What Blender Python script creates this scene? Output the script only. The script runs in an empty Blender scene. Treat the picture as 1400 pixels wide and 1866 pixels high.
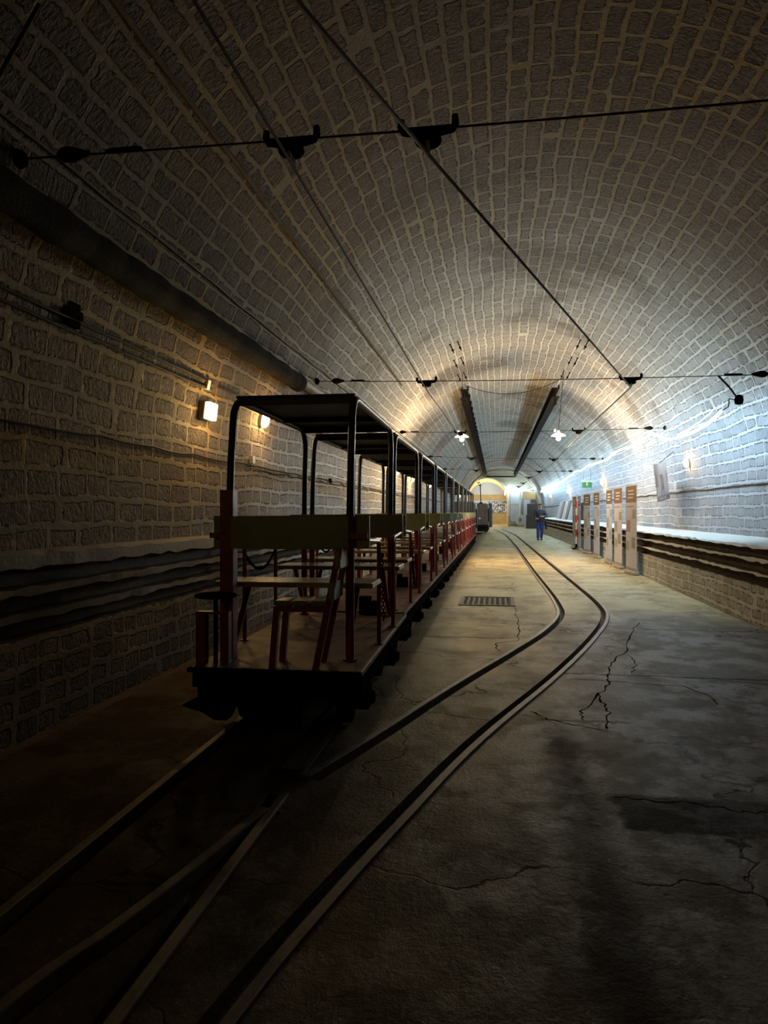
import bpy, bmesh, math, random
from mathutils import Vector, Matrix
random.seed(7)
PI = math.pi
sc = bpy.context.scene
COL = sc.collection

# ------------------------------------------------------------------ camera
F, H, CX, CY, VPX = 1294.0, 1.36, 700.0, 933.0, 905.0
TH = math.atan((VPX - CX) / F)
c_, s_ = math.cos(TH), math.sin(TH)
cam = bpy.data.cameras.new('camera')
co = bpy.data.objects.new('camera', cam); COL.objects.link(co)
co.location = (0, 0, H)
co.rotation_euler = (PI / 2, 0, TH)
cam.sensor_fit = 'VERTICAL'; cam.sensor_height = 24.0; cam.lens = 24.0 * F / 1866.0
cam.clip_start = 0.05; cam.clip_end = 300
sc.camera = co

def gz(px, py, z=0.0):            # survey point at height z
    d = F * (H - z) / (py - CY); r = (px - CX) / F * d
    return Vector((r * c_ - d * s_, r * s_ + d * c_, z))
def gx(px, py, x):                # survey point on the plane X = x
    t = (px - CX) / F
    y = (t * x * s_ + x * c_) / (t * c_ - s_)
    d = y * c_ - x * s_
    return Vector((x, y, H + (CY - py) / F * d))
def gy(px, py, y):                # survey point on the plane Y = y
    t = (px - CX) / F
    x = y * (t * c_ - s_) / (c_ + t * s_)
    d = y * c_ - x * s_
    return Vector((x, y, H + (CY - py) / F * d))

# ------------------------------------------------------------------ node helper
class NT:
    def __init__(self, name):
        self.m = bpy.data.materials.new(name); self.m.use_nodes = True
        self.t = self.m.node_tree; self.n = self.t.nodes
        self.bsdf = self.n['Principled BSDF']
    def link(self, a, b): self.t.links.new(a, b)
    def setin(self, sock, v):
        if hasattr(v, 'is_output'): self.link(v, sock)
        elif isinstance(v, (tuple, list)) and len(v) == 3 and sock.type == 'RGBA': sock.default_value = (*v, 1)
        else: sock.default_value = v
    def math(self, op, a, b=0.0, c=0.0, clamp=False):
        nd = self.n.new('ShaderNodeMath'); nd.operation = op; nd.use_clamp = clamp
        self.setin(nd.inputs[0], a); self.setin(nd.inputs[1], b); self.setin(nd.inputs[2], c)
        return nd.outputs[0]
    def sm(self, v, a, b, lo=0.0, hi=1.0):
        nd = self.n.new('ShaderNodeMapRange'); nd.interpolation_type = 'SMOOTHSTEP'
        self.setin(nd.inputs[0], v); nd.inputs[1].default_value = a; nd.inputs[2].default_value = b
        nd.inputs[3].default_value = lo; nd.inputs[4].default_value = hi
        return nd.outputs[0]
    def mix(self, f, a, b, mode='MIX'):
        nd = self.n.new('ShaderNodeMix'); nd.data_type = 'RGBA'; nd.blend_type = mode
        self.setin(nd.inputs[0], f); self.setin(nd.inputs[6], a); self.setin(nd.inputs[7], b)
        return nd.outputs[2]
    def noise(self, vec, scale, detail=4, rough=0.55, dim='3D'):
        nd = self.n.new('ShaderNodeTexNoise'); nd.noise_dimensions = dim
        if vec is not None: self.link(vec, nd.inputs['Vector'])
        nd.inputs['Scale'].default_value = scale; nd.inputs['Detail'].default_value = detail
        nd.inputs['Roughness'].default_value = rough
        return nd.outputs[0]
    def white(self, vec):
        nd = self.n.new('ShaderNodeTexWhiteNoise'); nd.noise_dimensions = '3D'
        self.link(vec, nd.inputs['Vector']); return nd.outputs[0]
    def comb(self, x, y, z=0.0):
        nd = self.n.new('ShaderNodeCombineXYZ')
        for k, v in enumerate((x, y, z)): self.setin(nd.inputs[k], v)
        return nd.outputs[0]
    def sep(self, v):
        nd = self.n.new('ShaderNodeSeparateXYZ'); self.link(v, nd.inputs[0]); return nd.outputs
    def pos(self):
        return self.n.new('ShaderNodeNewGeometry').outputs['Position']
    def obj(self):
        return self.n.new('ShaderNodeTexCoord').outputs['Object']
    def attr(self, name):
        nd = self.n.new('ShaderNodeAttribute'); nd.attribute_name = name; return nd.outputs['Vector']
    def bump(self, h, dist, strength=1.0):
        nd = self.n.new('ShaderNodeBump'); self.link(h, nd.inputs['Height'])
        nd.inputs['Distance'].default_value = dist; nd.inputs['Strength'].default_value = strength
        self.link(nd.outputs[0], self.bsdf.inputs['Normal'])
    def out(self, color=None, rough=None, metal=None, spec=None):
        for k, v in (('Base Color', color), ('Roughness', rough), ('Metallic', metal), ('Specular IOR Level', spec)):
            if v is not None: self.setin(self.bsdf.inputs[k], v)
        return self.m

def mat(name, a, b=None, rough=0.5, metal=0.0, scale=8.0, bump=0.003, spec=0.5, rvar=0.15):
    """painted / worn surface: two tones broken up by noise"""
    t = NT(name); p = t.obj()
    n1 = t.noise(p, scale, 6, 0.6); n2 = t.noise(p, scale * 6, 3)
    if b is None: b = tuple(x * 0.7 for x in a)
    col = t.mix(t.sm(n1, 0.38, 0.66), a, b)
    r = t.math('ADD', rough - rvar / 2, t.math('MULTIPLY', n2, rvar), clamp=True)
    if bump: t.bump(n2, bump, 0.6)
    return t.out(col, r, metal, spec)

def emis(name, color, strength):
    t = NT(name)
    n = t.noise(t.obj(), 5, 2)
    t.out((0.8, 0.8, 0.8), 0.4)
    t.setin(t.bsdf.inputs['Emission Color'], t.mix(n, color, tuple(min(1, x * 1.05) for x in color)))
    t.bsdf.inputs['Emission Strength'].default_value = strength
    return t.m

# ------------------------------------------------------------------ masonry
def masonry(name, HR=0.19, WR=0.36):
    t = NT(name)
    uv = t.attr('arc'); u, v, _ = t.sep(uv)
    P = t.pos(); X, Y, Z = t.sep(P)
    wob = t.noise(uv, 0.9, 2); fine = t.noise(uv, 9.0, 4, 0.6); fine2 = t.noise(uv, 26.0, 5, 0.65)
    v1 = t.math('ADD', v, t.math('MULTIPLY', t.math('SUBTRACT', wob, 0.5), 0.12))
    v1 = t.math('ADD', v1, t.math('MULTIPLY', t.math('SUBTRACT', fine, 0.5), 0.045))
    rv = t.math('DIVIDE', v1, HR); row = t.math('FLOOR', rv)
    fv = t.math('MULTIPLY', t.math('FRACT', rv), HR)
    rnd = t.white(t.comb(row, 3.3, 1.7))
    n1 = t.noise(t.comb(t.math('MULTIPLY', u, 1.3), t.math('MULTIPLY', row, 3.71), 0.0), 1.0, 1)
    u1 = t.math('ADD', u, t.math('MULTIPLY', rnd, 7.3))
    u1 = t.math('ADD', u1, t.math('MULTIPLY', n1, 0.75))
    u1 = t.math('ADD', u1, t.math('MULTIPLY', t.math('SUBTRACT', fine, 0.5), 0.05))
    ru = t.math('DIVIDE', u1, WR); colm = t.math('FLOOR', ru)
    fu = t.math('MULTIPLY', t.math('FRACT', ru), WR)
    cell = t.white(t.comb(colm, row, 0.5)); cell2 = t.white(t.comb(row, colm, 9.5))
    du = t.math('MINIMUM', fu, t.math('SUBTRACT', WR, fu))
    dv = t.math('MINIMUM', fv, t.math('SUBTRACT', HR, fv))
    nd = t.n.new('ShaderNodeMath'); nd.operation = 'SMOOTH_MIN'
    t.link(du, nd.inputs[0]); t.link(dv, nd.inputs[1]); nd.inputs[2].default_value = 0.03
    d = t.math('ADD', nd.outputs[0], t.math('MULTIPLY', t.math('SUBTRACT', fine2, 0.5), 0.03))
    d = t.math('SUBTRACT', d, t.math('MULTIPLY', t.math('SUBTRACT', cell2, 0.5), 0.014))
    stone = t.sm(d, 0.018, 0.031)
    edge = t.math('MULTIPLY', t.sm(d, 0.016, 0.025), t.sm(d, 0.027, 0.038, 1, 0))
    edge = t.math('MULTIPLY', edge, t.sm(fine, 0.40, 0.62))
    # where lime wash has been brushed on: both walls deeper in, more thinly over the vault
    big = t.noise(P, 0.55, 3)
    y2 = t.math('ADD', Y, t.math('MULTIPLY', t.math('SUBTRACT', big, 0.5), 5.0))
    low = t.sm(Z, 2.1, 3.3, 1, 0)
    wl = t.math('MULTIPLY', t.sm(y2, 6.6, 10.5), low)
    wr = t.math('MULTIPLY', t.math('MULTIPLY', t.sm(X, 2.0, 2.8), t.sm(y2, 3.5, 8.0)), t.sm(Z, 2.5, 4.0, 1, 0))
    wc = t.sm(y2, 5.5, 15.0, 0, 0.78)  # vault wash strengthened deeper in: far lamp light painted into the colour
    w = t.math('MAXIMUM', t.math('MAXIMUM', t.math('MULTIPLY', wl, 0.92), wr), wc)
    # footings: wash flaked off to brown
    foot = t.math('MULTIPLY', t.sm(Z, 0.45, 0.6, 1, 0), t.sm(t.noise(uv, 3.0, 5, 0.7), 0.42, 0.58))
    w = t.math('MULTIPLY', w, t.math('SUBTRACT', 1.0, t.math('MULTIPLY', foot, 0.3)))
    st = t.mix(cell, (0.108, 0.065, 0.033), (0.050, 0.030, 0.016))
    st = t.mix(t.math('MULTIPLY', t.sm(fine2, 0.35, 0.75), 0.6), st, (0.185, 0.12, 0.07))
    mo = t.mix(t.sm(big, 0.35, 0.65), (0.275, 0.178, 0.046), (0.18, 0.12, 0.054))
    mo = t.mix(t.math('MULTIPLY', fine2, 0.5), mo, (0.19, 0.13, 0.06))
    raw = t.mix(stone, mo, st)  # unwashed near stone toned down to paint in the falloff of light
    wst = t.mix(cell, (0.46, 0.415, 0.36), (0.30, 0.262, 0.222))
    wst = t.mix(t.sm(fine2, 0.35, 0.7), wst, (0.58, 0.535, 0.475))
    wash = t.mix(stone, (0.66, 0.62, 0.55), wst)
    cool = t.mix(stone, (0.47, 0.505, 0.565), t.mix(cell, (0.42, 0.45, 0.50), (0.32, 0.345, 0.385)))  # bluish tint of the cold light painted into the right wall wash
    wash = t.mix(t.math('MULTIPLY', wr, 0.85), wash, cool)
    wash = t.mix(t.math('MULTIPLY', t.math('MULTIPLY', wr, t.sm(Z, 1.0, 0.6)), 0.9), wash, t.mix(stone, (0.80, 0.77, 0.71), t.mix(t.sm(fine2, 0.35, 0.65), (0.56, 0.52, 0.46), (0.78, 0.75, 0.70))))  # right footing wash paled further, painting in light that does not reach it
    col = t.mix(w, raw, wash)
    soot = t.math('MULTIPLY', t.sm(t.noise(P, 0.38, 4, 0.6), 0.50, 0.66), t.sm(Z, 2.6, 3.6))
    col = t.mix(t.math('MULTIPLY', soot, 0.6), col, t.mix(stone, (0.15, 0.11, 0.075), (0.085, 0.062, 0.045)))
    col = t.mix(t.math('MULTIPLY', edge, 0.88), col, (0.032, 0.026, 0.02))
    hs = t.math('ADD', t.math('MULTIPLY', fine2, 0.55), t.math('MULTIPLY', fine, 0.35))
    tool = t.noise(t.comb(t.math('ADD', t.math('MULTIPLY', u, 42.0), t.math('MULTIPLY', v, 14.0)), t.math('MULTIPLY', v, 9.0), cell), 1.0, 3, 0.6)
    hs = t.math('ADD', hs, t.math('MULTIPLY', tool, 0.38))
    hs = t.math('ADD', hs, t.math('MULTIPLY', cell, 0.35))
    h = t.math('ADD', t.math('MULTIPLY', stone, hs), t.math('MULTIPLY', t.math('SUBTRACT', 1.0, stone), t.math('ADD', 0.86, t.math('MULTIPLY', fine2, 0.16))))
    h = t.math('SUBTRACT', h, t.math('MULTIPLY', edge, 0.5))
    t.bump(h, 0.075, 1.0)
    return t.out(col, t.math('ADD', 0.62, t.math('MULTIPLY', fine, 0.25)), 0.0, 0.35)

M = {}
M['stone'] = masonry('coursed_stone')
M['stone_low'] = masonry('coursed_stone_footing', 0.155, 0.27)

def render_mat(name, c0, c1, c2, scale=2.0, rough=0.75, bump=0.01):
    t = NT(name); P = t.pos()
    n = t.noise(P, scale, 6, 0.6); n2 = t.noise(P, scale * 11, 5, 0.65)
    col = t.mix(t.sm(n, 0.35, 0.65), c0, c1)
    col = t.mix(t.math('MULTIPLY', t.sm(n2, 0.5, 0.7), 0.6), col, c2)
    t.bump(n2, bump, 0.8)
    return t.out(col, rough, 0, 0.4)

def shelf_mat():
    # concrete cable shelves: grey-brown near, whitewashed and flaking further in
    t = NT('cable_shelf_concrete'); P = t.pos(); X, Y, Z = t.sep(P)
    n = t.noise(P, 3.0, 6, 0.7); n2 = t.noise(P, 18, 5, 0.65)
    raw = t.mix(n, (0.13, 0.115, 0.095), (0.24, 0.205, 0.15))
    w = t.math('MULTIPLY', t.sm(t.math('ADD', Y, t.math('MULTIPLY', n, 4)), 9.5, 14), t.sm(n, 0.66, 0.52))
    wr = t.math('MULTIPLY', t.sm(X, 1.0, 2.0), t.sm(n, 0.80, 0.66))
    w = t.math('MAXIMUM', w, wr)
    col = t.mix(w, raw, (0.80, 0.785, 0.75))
    t.bump(n2, 0.012, 0.9)
    return t.out(col, 0.8, 0, 0.3)
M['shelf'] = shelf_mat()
M['recess'] = render_mat('shaded_rusty_recess', (0.055, 0.035, 0.02), (0.11, 0.066, 0.035), (0.02, 0.014, 0.01), 2.5, 0.8)  # rusty brown with the shade of the recesses painted in
M['plaster'] = render_mat('smooth_vault_plaster', (0.44, 0.39, 0.28), (0.35, 0.31, 0.23), (0.48, 0.43, 0.32), 0.8)
M['plaster_yellow'] = render_mat('pale_yellow_plaster', (0.62, 0.55, 0.38), (0.56, 0.49, 0.33), (0.66, 0.6, 0.44), 0.9)
M['tan_wall'] = render_mat('ochre_wall', (0.5, 0.36, 0.16), (0.42, 0.29, 0.12), (0.55, 0.42, 0.22), 1.3)
M['white_wall'] = render_mat('white_painted_wall', (0.52, 0.53, 0.52), (0.44, 0.45, 0.45), (0.58, 0.58, 0.56), 0.7)

def floor_mat():
    t = NT('worn_concrete_floor'); P = t.pos(); X, Y, Z = t.sep(P)
    P2 = t.comb(X, t.math('MULTIPLY', Y, 0.8), Z)
    n0 = t.noise(P2, 0.45, 4); n1 = t.noise(P2, 1.7, 7, 0.62); n2 = t.noise(P2, 8, 6, 0.65); n3 = t.noise(P2, 42, 4, 0.6)
    xs = t.math('ADD', X, t.math('MULTIPLY', t.math('SUBTRACT', n1, 0.5), 0.55))
    col = t.mix(t.sm(n1, 0.33, 0.67), (0.52, 0.40, 0.20), (0.37, 0.28, 0.145))
    col = t.mix(t.math('MULTIPLY', t.sm(n2, 0.52, 0.72), 0.55), col, (0.47, 0.385, 0.235))
    # grey worn screed right of the curve
    g = t.math('MULTIPLY', t.sm(xs, 0.3, 0.9), t.sm(Y, 10.2, 8.2))
    col = t.mix(t.math('MULTIPLY', g, 0.8), col, t.mix(t.sm(n2, 0.4, 0.65), (0.20, 0.162, 0.115), (0.27, 0.245, 0.21)))
    # brown oily track bed under the train
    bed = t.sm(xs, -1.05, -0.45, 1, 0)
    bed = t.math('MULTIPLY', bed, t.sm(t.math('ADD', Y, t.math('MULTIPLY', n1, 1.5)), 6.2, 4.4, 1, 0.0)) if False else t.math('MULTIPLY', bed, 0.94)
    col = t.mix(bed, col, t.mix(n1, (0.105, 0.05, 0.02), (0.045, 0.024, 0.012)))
    # brown floor darkened towards the camera, light falloff painted into the colour
    near = t.math('MULTIPLY', t.sm(t.math('ADD', Y, n1), 8.0, 3.2), t.sm(xs, 2.6, -0.2, 0.75, 1.0))
    pat = t.noise(P2, 2.3, 9, 0.72)
    sparkle = t.sm(t.noise(P2, 55, 2, 0.5), 0.5, 0.72)  # light specks stand for gloss sparkle, painted into the colour
    rough_r = t.mix(t.math('MULTIPLY', t.sm(pat, 0.47, 0.56), t.math('ADD', 0.55, t.math('MULTIPLY', sparkle, 0.45))), (0.050, 0.034, 0.021), (0.20, 0.19, 0.18))
    brown_l = t.mix(t.sm(pat, 0.42, 0.6), (0.036, 0.023, 0.011), t.mix(sparkle, (0.062, 0.044, 0.024), (0.11, 0.085, 0.055)))
    col = t.mix(t.math('MULTIPLY', near, 0.85), col, t.mix(t.sm(xs, 0.35, 0.75), brown_l, rough_r))
    wear = t.math('MULTIPLY', t.math('MULTIPLY', t.sm(xs, 0.2, 0.9), t.sm(Y, 10.4, 8.4)), t.sm(Y, 3.5, 6.0))
    col = t.mix(t.math('MULTIPLY', wear, 0.55), col, rough_r)
    # dark strip of patched trench, longitudinal and cross joints
    jy = t.math('ADD', Y, t.math('MULTIPLY', t.math('SUBTRACT', n2, 0.5), 0.16))
    jx = t.math('ADD', X, t.math('MULTIPLY', t.math('SUBTRACT', n2, 0.5), 0.22))
    band = t.math('MULTIPLY', t.math('MULTIPLY', t.sm(jy, 3.13, 3.19), t.sm(jy, 3.58, 3.52)), t.sm(jx, 0.5, 0.58))
    longj = t.math('MULTIPLY', t.math('MULTIPLY', t.sm(jx, 0.20, 0.36), t.sm(jx, 0.56, 0.40)), t.sm(Y, 4.9, 4.4))
    cj = None
    for yy, x0, x1 in ((4.75, 0.2, 0.9), (6.15, 0.45, 3.2), (7.75, -0.9, 0.2), (8.6, 1.6, 3.1), (12.9, -0.7, 3), (16.4, -0.8, 3), (21, -0.8, 3)):
        a = t.math('ABSOLUTE', t.math('SUBTRACT', jy, yy))
        j = t.math('MULTIPLY', t.math('MULTIPLY', t.sm(a, 0.012, 0.035, 1, 0), t.sm(X, x0, x0 + .1)), t.sm(X, x1, x1 - .1))
        cj = j if cj is None else t.math('MAXIMUM', cj, j)
    # hairline cracks
    vo = t.n.new('ShaderNodeTexVoronoi'); vo.feature = 'DISTANCE_TO_EDGE'
    wv = t.n.new('ShaderNodeVectorMath'); wv.operation = 'MULTIPLY_ADD'
    nz = t.n.new('ShaderNodeTexNoise'); t.link(P, nz.inputs['Vector']); nz.inputs['Scale'].default_value = 2.2; nz.inputs['Detail'].default_value = 6
    t.link(nz.outputs['Color'], wv.inputs[0]); wv.inputs[1].default_value = (0.9, 0.9, 0); t.link(P, wv.inputs[2])
    t.link(wv.outputs[0], vo.inputs['Vector']); vo.inputs['Scale'].default_value = 0.55
    crack = t.math('MULTIPLY', t.sm(vo.outputs['Distance'], 0.002, 0.008, 1, 0), t.sm(n0, 0.40, 0.55))
    dark = t.math('MAXIMUM', t.math('MAXIMUM', t.math('MULTIPLY', band, 0.8), t.math('MULTIPLY', longj, 0.72)), t.math('MAXIMUM', t.math('MULTIPLY', crack, 0.8), t.math('MULTIPLY', cj, 0.7)))
    col = t.mix(dark, col, (0.022, 0.013, 0.007))
    # darker patch of newer screed by the outer rail
    py_ = t.math('ADD', Y, t.math('MULTIPLY', t.math('SUBTRACT', n1, 0.5), 1.6))
    patch = t.math('MULTIPLY', t.math('MULTIPLY', t.sm(py_, 8.4, 8.5), t.sm(py_, 10.3, 10.15)), t.math('MULTIPLY', t.sm(jx, 1.5, 1.56), t.sm(jx, 2.75, 2.65)))
    col = t.mix(t.math('MULTIPLY', patch, 0.45), col, (0.12, 0.11, 0.095))
    # small white spots
    sp = t.noise(P2, 1.9, 2, 0.4)
    spot = t.math('MULTIPLY', t.sm(sp, 0.725, 0.735), t.math('MULTIPLY', t.sm(Y, 4.6, 5.2), t.sm(Y, 7.6, 7.0)))
    col = t.mix(t.math('MULTIPLY', spot, 0.8), col, (0.55, 0.53, 0.48))
    n4 = t.noise(P2, 120, 3, 0.6)
    st = t.math('MULTIPLY', t.sm(t.noise(P2, 0.9, 8, 0.7), 0.52, 0.60), 0.5)
    col = t.mix(st, col, (0.12, 0.09, 0.055))
    h = t.math('ADD', t.math('MULTIPLY', n2, 0.35), t.math('MULTIPLY', n3, 0.30))
    h = t.math('ADD', h, t.math('MULTIPLY', n4, 0.14))
    h = t.math('SUBTRACT', h, t.math('MULTIPLY', dark, 0.22))
    t.bump(h, 0.012, 1.0)
    r = t.math('ADD', 0.56, t.math('MULTIPLY', t.math('SUBTRACT', n1, 0.5), 0.5))
    r = t.math('ADD', r, t.math('MULTIPLY', t.math('SUBTRACT', n2, 0.5), 0.3))
    r = t.math('ADD', r, t.math('MULTIPLY', bed, 0.15), clamp=True)
    sp_ = t.math('ADD', 0.04, t.math('MULTIPLY', t.sm(pat, 0.46, 0.58), t.math('MULTIPLY', t.sm(n1, 0.35, 0.65), 0.22)))
    sp_ = t.math('MULTIPLY', sp_, t.math('SUBTRACT', 1.0, dark))
    return t.out(col, r, 0, sp_)
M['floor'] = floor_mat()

M['duct'] = mat('mortar_coloured_duct', (0.16, 0.115, 0.06), (0.11, 0.08, 0.045), 0.8, 0, 6, 0.004, 0.2)
M['black'] = mat('black_enamel_tube', (0.012, 0.012, 0.013), (0.02, 0.018, 0.017), 0.38, 0.0, 6, 0.001)
M['roofsheet'] = mat('dark_roof_sheet', (0.022, 0.019, 0.017), (0.014, 0.012, 0.011), 0.5, 0.0, 5, 0.002)
M['iron'] = mat('black_iron', (0.012, 0.010, 0.009), (0.022, 0.016, 0.012), 0.85, 0.0, 12, 0.003, 0.0)
M['oxide'] = mat('red_oxide_paint', (0.26, 0.035, 0.024), (0.17, 0.025, 0.018), 0.4, 0.0, 7, 0.001)
M['green'] = mat('olive_green_board', (0.29, 0.345, 0.215), (0.24, 0.29, 0.18), 0.42, 0.0, 5, 0.002)
M['seat'] = mat('grey_green_varnished_seat', (0.30, 0.29, 0.20), (0.24, 0.225, 0.155), 0.22, 0.0, 6, 0.002)
M['seatend'] = mat('pale_seat_edge', (0.62, 0.62, 0.56), (0.5, 0.5, 0.45), 0.4, 0, 8, 0.001)
M['rail'] = mat('worn_rail_steel', (0.135, 0.10, 0.066), (0.08, 0.057, 0.036), 0.55, 0.1, 9, 0.002, 0.35)
M['pipe'] = mat('black_lagged_pipe', (0.006, 0.005, 0.004), (0.016, 0.012, 0.009), 0.9, 0, 14, 0.03, 0.12)
M['greypipe'] = mat('grey_brown_pipe', (0.24, 0.22, 0.19), (0.13, 0.10, 0.075), 0.6, 0, 6, 0.006)
M['cable'] = mat('dark_cable', (0.022, 0.016, 0.011), (0.038, 0.028, 0.018), 0.65, 0, 10, 0.002, 0.15)
M['copper'] = mat('brown_conduit', (0.15, 0.085, 0.042), (0.09, 0.052, 0.028), 0.6, 0.0, 10, 0.002, 0.2)
M['beam'] = mat('rusted_steel_beam', (0.016, 0.011, 0.008), (0.010, 0.007, 0.005), 0.85, 0.0, 5, 0.004, 0.04)
M['lampbody'] = mat('grey_plastic_housing', (0.36, 0.35, 0.32), (0.3, 0.29, 0.26), 0.5, 0, 10, 0.001)
M['white_enamel'] = mat('white_enamel', (0.72, 0.70, 0.64), (0.66, 0.63, 0.56), 0.3, 0, 8, 0.001)
M['boxgrey'] = mat('light_grey_box', (0.5, 0.48, 0.44), (0.42, 0.4, 0.36), 0.5, 0, 10, 0.001)
M['crate'] = mat('dark_brown_cabinet', (0.055, 0.042, 0.032), (0.04, 0.03, 0.024), 0.5, 0.1, 6, 0.002)
M['loco'] = mat('dark_grey_locomotive_paint', (0.085, 0.085, 0.085), (0.05, 0.05, 0.052), 0.35, 0.1, 4, 0.002)
M['bluecab'] = mat('pale_blue_grey_locker', (0.42, 0.46, 0.5), (0.36, 0.4, 0.43), 0.45, 0, 5, 0.001)
M['hose'] = mat('white_canvas_hose', (0.6, 0.59, 0.55), (0.5, 0.48, 0.44), 0.7, 0, 12, 0.002)
M['banner'] = mat('pale_lilac_banner', (0.50, 0.50, 0.62), (0.47, 0.47, 0.58), 0.45, 0, 3, 0.0)
M['bannerblue'] = mat('pale_blue_banner', (0.38, 0.46, 0.68), (0.35, 0.43, 0.64), 0.45, 0, 3, 0.0)
M['bannerhead'] = mat('dark_umber_banner_header', (0.10, 0.055, 0.045), (0.06, 0.05, 0.05), 0.45, 0, 9, 0.0)
M['bannerred'] = mat('dull_red_banner_header', (0.20, 0.085, 0.07), (0.12, 0.075, 0.065), 0.45, 0, 16, 0.0)
M['photo'] = mat('grey_banner_photo', (0.34, 0.33, 0.34), (0.19, 0.185, 0.19), 0.45, 0, 30, 0.0)
M['photored'] = mat('red_banner_photo', (0.45, 0.22, 0.18), (0.3, 0.18, 0.15), 0.45, 0, 30, 0.0)
M['photogreen'] = mat('olive_banner_photo', (0.34, 0.34, 0.24), (0.22, 0.22, 0.17), 0.45, 0, 30, 0.0)
M['ink'] = mat('pale_print', (0.66, 0.62, 0.58), (0.6, 0.56, 0.5), 0.5, 0, 20, 0.0)
M['inkviolet'] = mat('violet_print', (0.22, 0.18, 0.42), (0.2, 0.16, 0.38), 0.5, 0, 20, 0.0)
M['alu'] = mat('brushed_aluminium', (0.55, 0.55, 0.56), (0.48, 0.48, 0.49), 0.3, 0.8, 10, 0.001)
M['greensign'] = mat('safety_green', (0.02, 0.26, 0.09), (0.018, 0.22, 0.08), 0.4, 0, 10, 0.0)
M['whitesign'] = mat('white_sign_print', (0.75, 0.76, 0.74), (0.7, 0.72, 0.7), 0.4, 0, 10, 0.0)
M['boardwhite'] = mat('white_leaning_board', (0.55, 0.55, 0.57), (0.48, 0.48, 0.5), 0.6, 0, 5, 0.001)
M['boardpink'] = mat('pinkish_leaning_board', (0.5, 0.42, 0.42), (0.45, 0.38, 0.38), 0.6, 0, 5, 0.001)
M['boarddark'] = mat('black_leaning_board', (0.02, 0.02, 0.022), (0.03, 0.03, 0.03), 0.5, 0, 5, 0.001)
M['stripered'] = mat('barrier_red', (0.5, 0.045, 0.05), (0.42, 0.04, 0.045), 0.4, 0, 5, 0.001)
M['castiron'] = mat('cast_iron_cover', (0.085, 0.07, 0.05), (0.13, 0.105, 0.075), 0.65, 0.0, 12, 0.004, 0.25)
M['skin'] = mat('skin', (0.48, 0.27, 0.19), (0.44, 0.24, 0.17), 0.5, 0, 20, 0.0005)
M['hair'] = mat('black_hair', (0.01, 0.009, 0.009), (0.016, 0.014, 0.013), 0.5, 0, 40, 0.004)
M['jacket'] = mat('navy_jacket', (0.028, 0.032, 0.055), (0.02, 0.022, 0.038), 0.6, 0, 14, 0.004)
M['jeans'] = mat('blue_jeans', (0.035, 0.055, 0.26), (0.022, 0.035, 0.16), 0.75, 0, 10, 0.003)
M['shoe'] = mat('dark_brown_shoe', (0.03, 0.022, 0.018), (0.02, 0.015, 0.012), 0.4, 0, 10, 0.001)
M['bag'] = mat('black_bag_cloth', (0.012, 0.012, 0.013), (0.018, 0.018, 0.018), 0.7, 0, 10, 0.002)
M['eye'] = mat('dark_eye', (0.02, 0.015, 0.012), (0.03, 0.02, 0.015), 0.2, 0, 10, 0)

def plate_mat():
    # rust-brown chequer plate
    t = NT('rusty_chequer_plate'); p = t.obj(); X, Y, Z = t.sep(p)
    n = t.noise(p, 5, 6, 0.65)
    a = t.math('ADD', t.math('MULTIPLY', X, 0.707), t.math('MULTIPLY', Y, 0.707))
    b = t.math('SUBTRACT', t.math('MULTIPLY', X, 0.707), t.math('MULTIPLY', Y, 0.707))
    sa = t.math('ABSOLUTE', t.math('SINE', t.math('MULTIPLY', a, 120.0))); sb = t.math('ABSOLUTE', t.math('SINE', t.math('MULTIPLY', b, 120.0)))
    h = t.sm(t.math('MULTIPLY', sa, sb), 0.45, 0.8)
    t.bump(h, 0.004, 1.0)
    col = t.mix(t.sm(n, 0.35, 0.65), (0.17, 0.075, 0.042), (0.095, 0.045, 0.028))
    return t.out(col, t.math('ADD', 0.45, t.math('MULTIPLY', n, 0.25)), 0.0, 0.3)
M['plate'] = plate_mat()
def mural_mat(name, a, b, scale):
    t = NT(name); p = t.obj(); X, Y, Z = t.sep(p)
    q = t.comb(t.math('MULTIPLY', X, 1.0), Y, t.math('MULTIPLY', Z, 0.55))
    n = t.noise(q, scale, 6, 0.65)
    return t.out(t.mix(t.sm(n, 0.47, 0.53), a, b), 0.5)
M['mural'] = mural_mat('black_and_white_print', (0.55, 0.57, 0.6), (0.07, 0.075, 0.08), 5.5)
M['poster'] = mural_mat('pale_grey_photo_print', (0.27, 0.29, 0.36), (0.17, 0.185, 0.23), 3.5)
M['posterdark'] = mural_mat('dark_grey_photo_print', (0.07, 0.073, 0.085), (0.12, 0.125, 0.145), 5)

M['led'] = emis('cold_white_tube', (0.50, 0.78, 1.0), 84.0)
M['led2'] = emis('cold_white_thin_tube', (0.46, 0.76, 1.0), 6.0)
M['warm'] = emis('warm_white_diffuser', (1.0, 0.60, 0.22), 60.0)
M['warmw'] = emis('lit_warm_bulb', (1.0, 0.74, 0.38), 160.0)
M['shadelit'] = emis('lit_glass_shade', (1.0, .8, .5), 2.5)
M['exitlit'] = emis('lit_exit_diffuser', (1.0, 0.74, 0.36), 5.0)

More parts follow.
